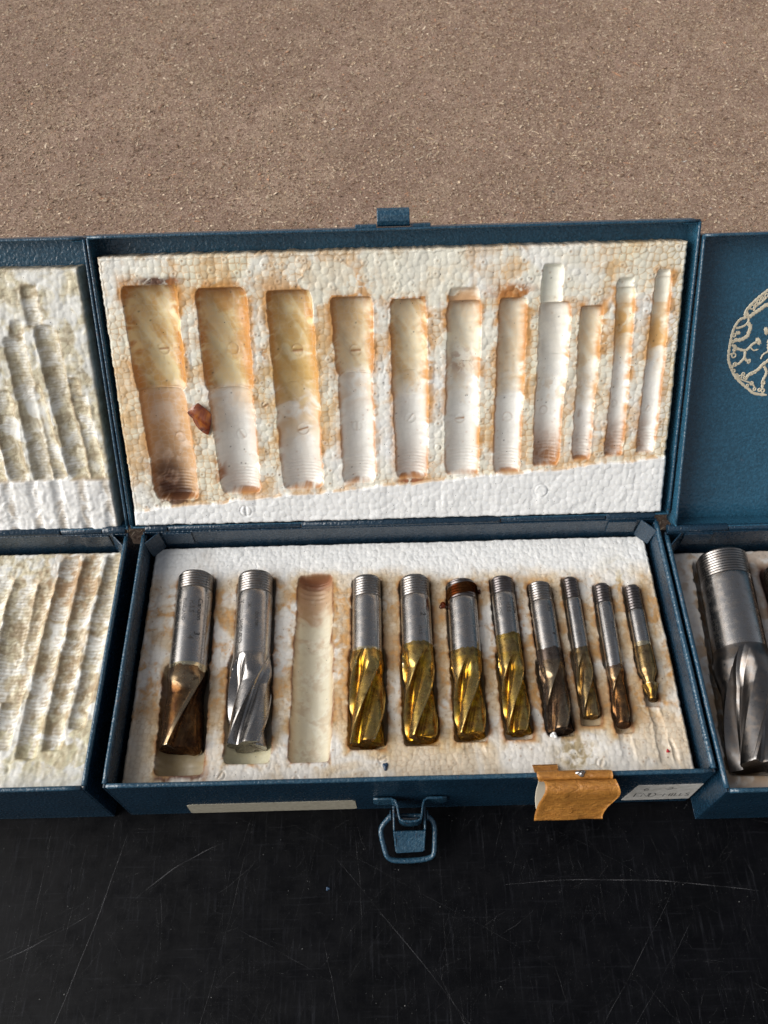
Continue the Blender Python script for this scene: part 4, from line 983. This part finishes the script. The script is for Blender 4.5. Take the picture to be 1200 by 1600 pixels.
A = 1; B = -1
LABS = [
 ('end mill marked 3/4 with two dark brown waxed flutes, leftmost in the middle box', [('Clarkson', 2.9, 82.5, 33, A), ('H.S.S', 3.0, 81.5, 8, A), ('ENGLAND', 2.3, 82.5, -16, A), ('3/', 3.6, 66.5, 30, A), ('4', 3.6, 64.5, 12, A)], M_THREAD, dict(lumpy=.15)),
 ('bare bright steel end mill with no wax, second from the left in the middle box', [('Clarkson', 3.1, 60.5, -34, B), ('^', 4.0, 79.5, -28, B), ('1M', 2.2, 80, -6, A), ('DIX.7081', 2.0, 75, 18, A)], M_THREAD, {}),
 ('gold waxed end mill with an unmarked shank, just right of the empty pocket', [], M_THREAD, {}),
 ('gold waxed end mill with 1/2 on its shank and wax pooled at its tip', [('1/', 3.6, 76, 12, A), ('2', 3.6, 73.5, 26, A), ('H.S.S', 2.0, 67, 12, A)], M_THREAD, dict(lumpy=.3, waxcap=1.5)),
 ('gold waxed end mill with a strip of brown wax wrapped round its thread', [], M_THREADK, dict(lumpy=.1, waxcap=1.2)),
 ('gold waxed end mill with wax above its flutes and ENGLAND on its shank', [('Clarkson', 2.1, 80.5, 45, A), ('H.S.S', 2.4, 78, 12, A), ('ENGLAND', 1.9, 80.5, -28, A)], M_THREADK, dict(lumpy=.1)),
 ('end mill caked in dark lumpy brown wax with 7/16 etched on its shank', [('H.S.S', 2.0, 77, 22, A), ('7/16', 2.6, 66.5, 30, A)], M_THREAD, dict(lumpy=1.1, waxcap=1.2)),
 ('slim dull gold waxed end mill just right of the dark lumpy brown one', [('Clarkson', 1.7, 76, -12, A), ('1/4', 2.4, 65, -2, A)], M_THREADK, dict(lumpy=.25)),
 ('slim end mill with orange brown wax, second from the right in the middle box', [('Clarkson  H.S.S', 1.8, 76, -18, A), ('ENGLAND', 1.6, 68, 25, A)], M_THREADK, dict(lumpy=.35, waxcap=1.8)),
 ('shortest end mill with a thin stepped tip, rightmost in the middle box', [('1/8', 1.6, 68, -10, A)], M_THREADK, dict(lumpy=.3, waxcap=1.2))]
for M, (lb, tx, tm, kw) in zip(MILLS, LABS):
    make_mill(M, lb, texts=tx, thread_mat=tm, pitch=1.27 if M['ds'] > 8 else 1.35, **kw)
for M, lb in zip(RM, ['huge bare steel end mill at the left of the rightmost box', 'end mill with dark red wax cut by the right edge of the photo', 'gold waxed end mill further right in the rightmost box']):
    make_mill(M, lb, zc=31.5, thread_mat=M_THREAD, flute_mat=M_FLUTED if M is RM[0] else None, oy=-7.6, pitch=1.27)
for o in [o for o in col.objects if o.name.startswith('end_mill')]:
    pass

# ------------------------------------------------------------------ small things
# wax strip round the thread of the fifth mill
W = MILLS[4]; th = np.linspace(0, 2*PI, 72, endpoint=False); ys = np.linspace(-2.6, 2.6, 14); Yg, T = np.meshgrid(ys, th, indexing='ij')
R = 6.6+.55*np.cos(Yg/2.6*PI/2)**.5+.35*(fbm(T*6, Yg, 2.2, 61)-.5); Yy = Yg+np.sin(T)*1.2+W['yt']-5.2
V = np.stack([26.9+R*np.sin(T), Yy, R*np.cos(T)], -1).reshape(-1, 3); idx = np.arange(14*72).reshape(14, 72); nx_ = np.roll(idx, -1, 1)
Q = np.stack([idx[:-1].ravel(), idx[1:].ravel(), nx_[1:].ravel(), nx_[:-1].ravel()], 1)
wr = wax('translucent_brown_wax', (.55,.26,.10), (.36,.14,.06), .15)
o = link('wax_collar', mesh_np('wax_collar', V-np.array([26.9, W['yt']-5, 0]), Q, True, np.ones((len(V), 3))), wr); o.location = (26.9*S, (W['yt']-5)*S, ZA*S)
tag(o, 'torn collar of brown wax round the thread of a gold end mill', 'wax')
def lumpmesh(name, r, seed, mat, loc, label, cat, sq=(1,1,.6), group=None):
    n, k = 9, 14; V = []
    R = np.random.default_rng(seed)
    for i in range(n+1):
        for j in range(k):
            a = PI*i/n; b = 2*PI*j/k; rr = r*(1+.25*math.sin(3*b+seed)+.2*math.cos(4*a+seed*2)+R.uniform(-.08, .08))
            V.append((rr*math.sin(a)*math.cos(b)*sq[0], rr*math.sin(a)*math.sin(b)*sq[1], rr*math.cos(a)*sq[2]))
    Q = [(i*k+j, (i+1)*k+j, (i+1)*k+(j+1) % k, i*k+(j+1) % k) for i in range(n) for j in range(k)]
    o = link(name, mesh_np(name, V, Q, True, np.ones((len(V), 3))), mat); o.location = [c*S for c in loc]; return tag(o, label, cat, group)
lumpmesh('wax_crumb', 1.5, 3, wr, (18.2, 79.5, 30.6), 'small amber wax crumb left of the waxed thread', 'wax crumb')
lumpmesh('wax_crumb', 1.0, 5, wr, (34.6, 86.0, 30.6), 'tiny amber wax crumb right of the waxed thread', 'wax crumb')
lumpmesh('foam_crumb', 1.3, 4, NT('white_crumb').set(Base_Color=(.8,.8,.78), Roughness=.6).m, (59.5, 19.3, 31.4), 'loose white foam bead at the tip of the dark waxed end mill', 'foam crumb')
bluech = NT('blue_chip').set(Base_Color=(.02,.05,.10), Roughness=.4).m
lumpmesh('paint_flake', 1.1, 6, bluech, (-9.0, 8.8, 30.4), 'blue paint flake on the foam below the gold end mills', 'paint flake', (.8,1.2,.25))
lumpmesh('paint_flake', .8, 8, bluech, (-33.5, -31, .25), 'blue paint flake lying on the black tabletop', 'paint flake', (1,.9,.25))
lumpmesh('paint_flake', .6, 9, NT('red_speck').set(Base_Color=(.4,.01,.02), Roughness=.4).m, (104.5, 12.0, 30.4), 'tiny red speck on the foam near the right corner', 'speck', (1,1,.3))

# amber wax shard on the lid foam
m = MB(); P = [(0,6.6),(-3.0,5.0),(-5.3,2.2),(-4.9,.8),(-3.4,-.4),(-3.0,-2.6),(-1.6,-5.4),(1.2,-7.8),(2.8,-8.2),(4.0,-5.6),(5.1,-1.8),(5.4,1.4),(3.6,3.6)]
n = len(P); zf = lambda x, y: .9+.9*math.sin((x+y)*.28+.6)+.05*x
Vt = [(x, y, zf(x, y)) for x, y in P]+[(x*.5, y*.5, zf(x, y)*.6+1.4) for x, y in P]+[(.2, -.3, 2.0)]
Vb = [(x, y, zf(x, y)-.7) for x, y in P]+[(0, 0, .2)]
m.v = Vt+Vb; k = len(Vt)
m.q = [(i, (i+1) % n, n+(i+1) % n, n+i) for i in range(n)]+[(i, k+i, k+(i+1) % n, (i+1) % n) for i in range(n)]
m.t = [(n+i, n+(i+1) % n, 2*n) for i in range(n)]+[(k+(i+1) % n, k+i, k+n) for i in range(n)]
sh = NT('amber_shard'); scol = sh.ramp(sh.noise(.16, 4, .6, dist=.8), [(.36, (.42,.13,.02)), (.52, (.22,.05,.018)), (.66, (.10,.022,.014))])
sh.set(Base_Color=scol, Roughness=.10, Coat_Weight=.6, Coat_Roughness=.05, Transmission_Weight=.25, IOR=1.5, Normal=sh.bump(sh.noise(.35, 3), .5, .5))
o = m.build('wax_shard', sh.m, None, smooth=True, bevel=.15, sub=1); tag(o, 'curved shard of dark amber wax lying on the lid foam beside the first groove', 'wax shard')
o.matrix_world = lid_matrix() @ Matrix.Translation((-85.4*S, 52.8*S, .4*S))

# masking tape folded over the front rim
tp = NT('brown_paper_tape')
tc_ = tp.mix(tp.ramp(tp.noise(.35, 5, .7, tp.vec((1, 3, 1))), [(.35, 0), (.68, 1)]), (.42,.185,.035), (.27,.105,.018))
tc_ = tp.mix(tp.ramp(tp.noise(1.2, 5, .8), [(.60, 0), (.72, .6)]), tc_, (.20,.08,.02))
tp.set(Base_Color=tc_, Roughness=.42, Specular_IOR_Level=.5, Normal=tp.bump(tp.noise(.22, 4, .6, tp.vec((.7, 1.6, 1.6)), dist=1.5), 1.0, .8, tp.bump(tp.noise(.8, 4, .6, tp.vec((3, .6, .6))), .25, .6)))
gk = NT('tape_backing').set(Base_Color=(.45,.41,.33), Roughness=.7).m
tape = empty('adhesive_tape', (65, 0, 42), 'crumpled orange brown paper tape folded over the front rim of the middle box', 'tape')
prof1 = [(7.5,31.0),(4.5,32.0),(2.6,36.5),(1.9,41.5),(1.0,43.0),(-.4,43.4),(-1.4,42.6),(-1.7,40.6)]
prof2 = [(-1.7,40.6),(-2.0,42.4),(-3.2,43.6),(-5.0,43.8),(-6.6,42.6),(-7.6,39.6),(-8.4,36.0),(-9.6,32.5),(-11.2,29.0),(-12.6,26.2)]
def tape_sheet(name, prof_, xa, xb, mat, skew=lambda i, t: 0, th=.22, nxs=26, amp=.35, seed=1):
    pr = densify(prof_, 4); V = []; n = len(pr)
    for i, (y, z) in enumerate(pr):
        t = i/(n-1); l, r = xa(t), xb(t)
        for j in range(nxs):
            s = j/(nxs-1); x = l+(r-l)*s
            w = (float(vnoise(np.array(x), np.array(t*14.), 5, seed))-.5)*amp*2*(.3+t)
            V.append((x-65, y-w*.5+skew(i, s), z+w*.6-42))
    n1 = len(V); V2 = [(x, y+th, z-th*.4) for x, y, z in V]
    Q = []
    for i in range(n-1):
        for j in range(nxs-1):
            q = (i*nxs+j, i*nxs+j+1, (i+1)*nxs+j+1, (i+1)*nxs+j); Q.append(q); Q.append(tuple(n1+k for k in q[::-1]))
    for i in range(n-1):
        for j in (0, nxs-1): a_, b_ = i*nxs+j, (i+1)*nxs+j; Q.append((a_, b_, n1+b_, n1+a_))
    for j in range(nxs-1):
        for i in (0, n-1): a_, b_ = i*nxs+j, i*nxs+j+1; Q.append((a_, b_, n1+b_, n1+a_))
    return link(name, mesh_np(name, V+V2, Q, True), mat, tape)
tape_sheet('tape_over_rim', prof1, lambda t: 49.4+.6*math.sin(t*7), lambda t: 59.5+18*float(sm(.25, .55, t)) if t < .6 else 77.6, tp.m, seed=2)
tape_sheet('tape_flap', prof2, lambda t: 50.5+1.2*math.sin(t*5)+(-.9*t), lambda t: 79.2-3.8*float(sm(.5, 1, t))-.6*math.sin(t*9), tp.m, seed=5, amp=.6)
tape_sheet('tape_backing', [(-1.0,40.0),(-1.3,36),(-2.6,33),(-6.0,29.5),(-9.8,27.6),(-12.2,26.0)], lambda t: 49.6+.4*math.sin(t*8), lambda t: 58, gk, seed=9)
lumpmesh('metal_bead', 1.1, 12, M_SHANK, (65.4, .3, 43.6), 'shiny metal bead showing through the tape on the rim', 'metal bead', (1.5,1,.7))
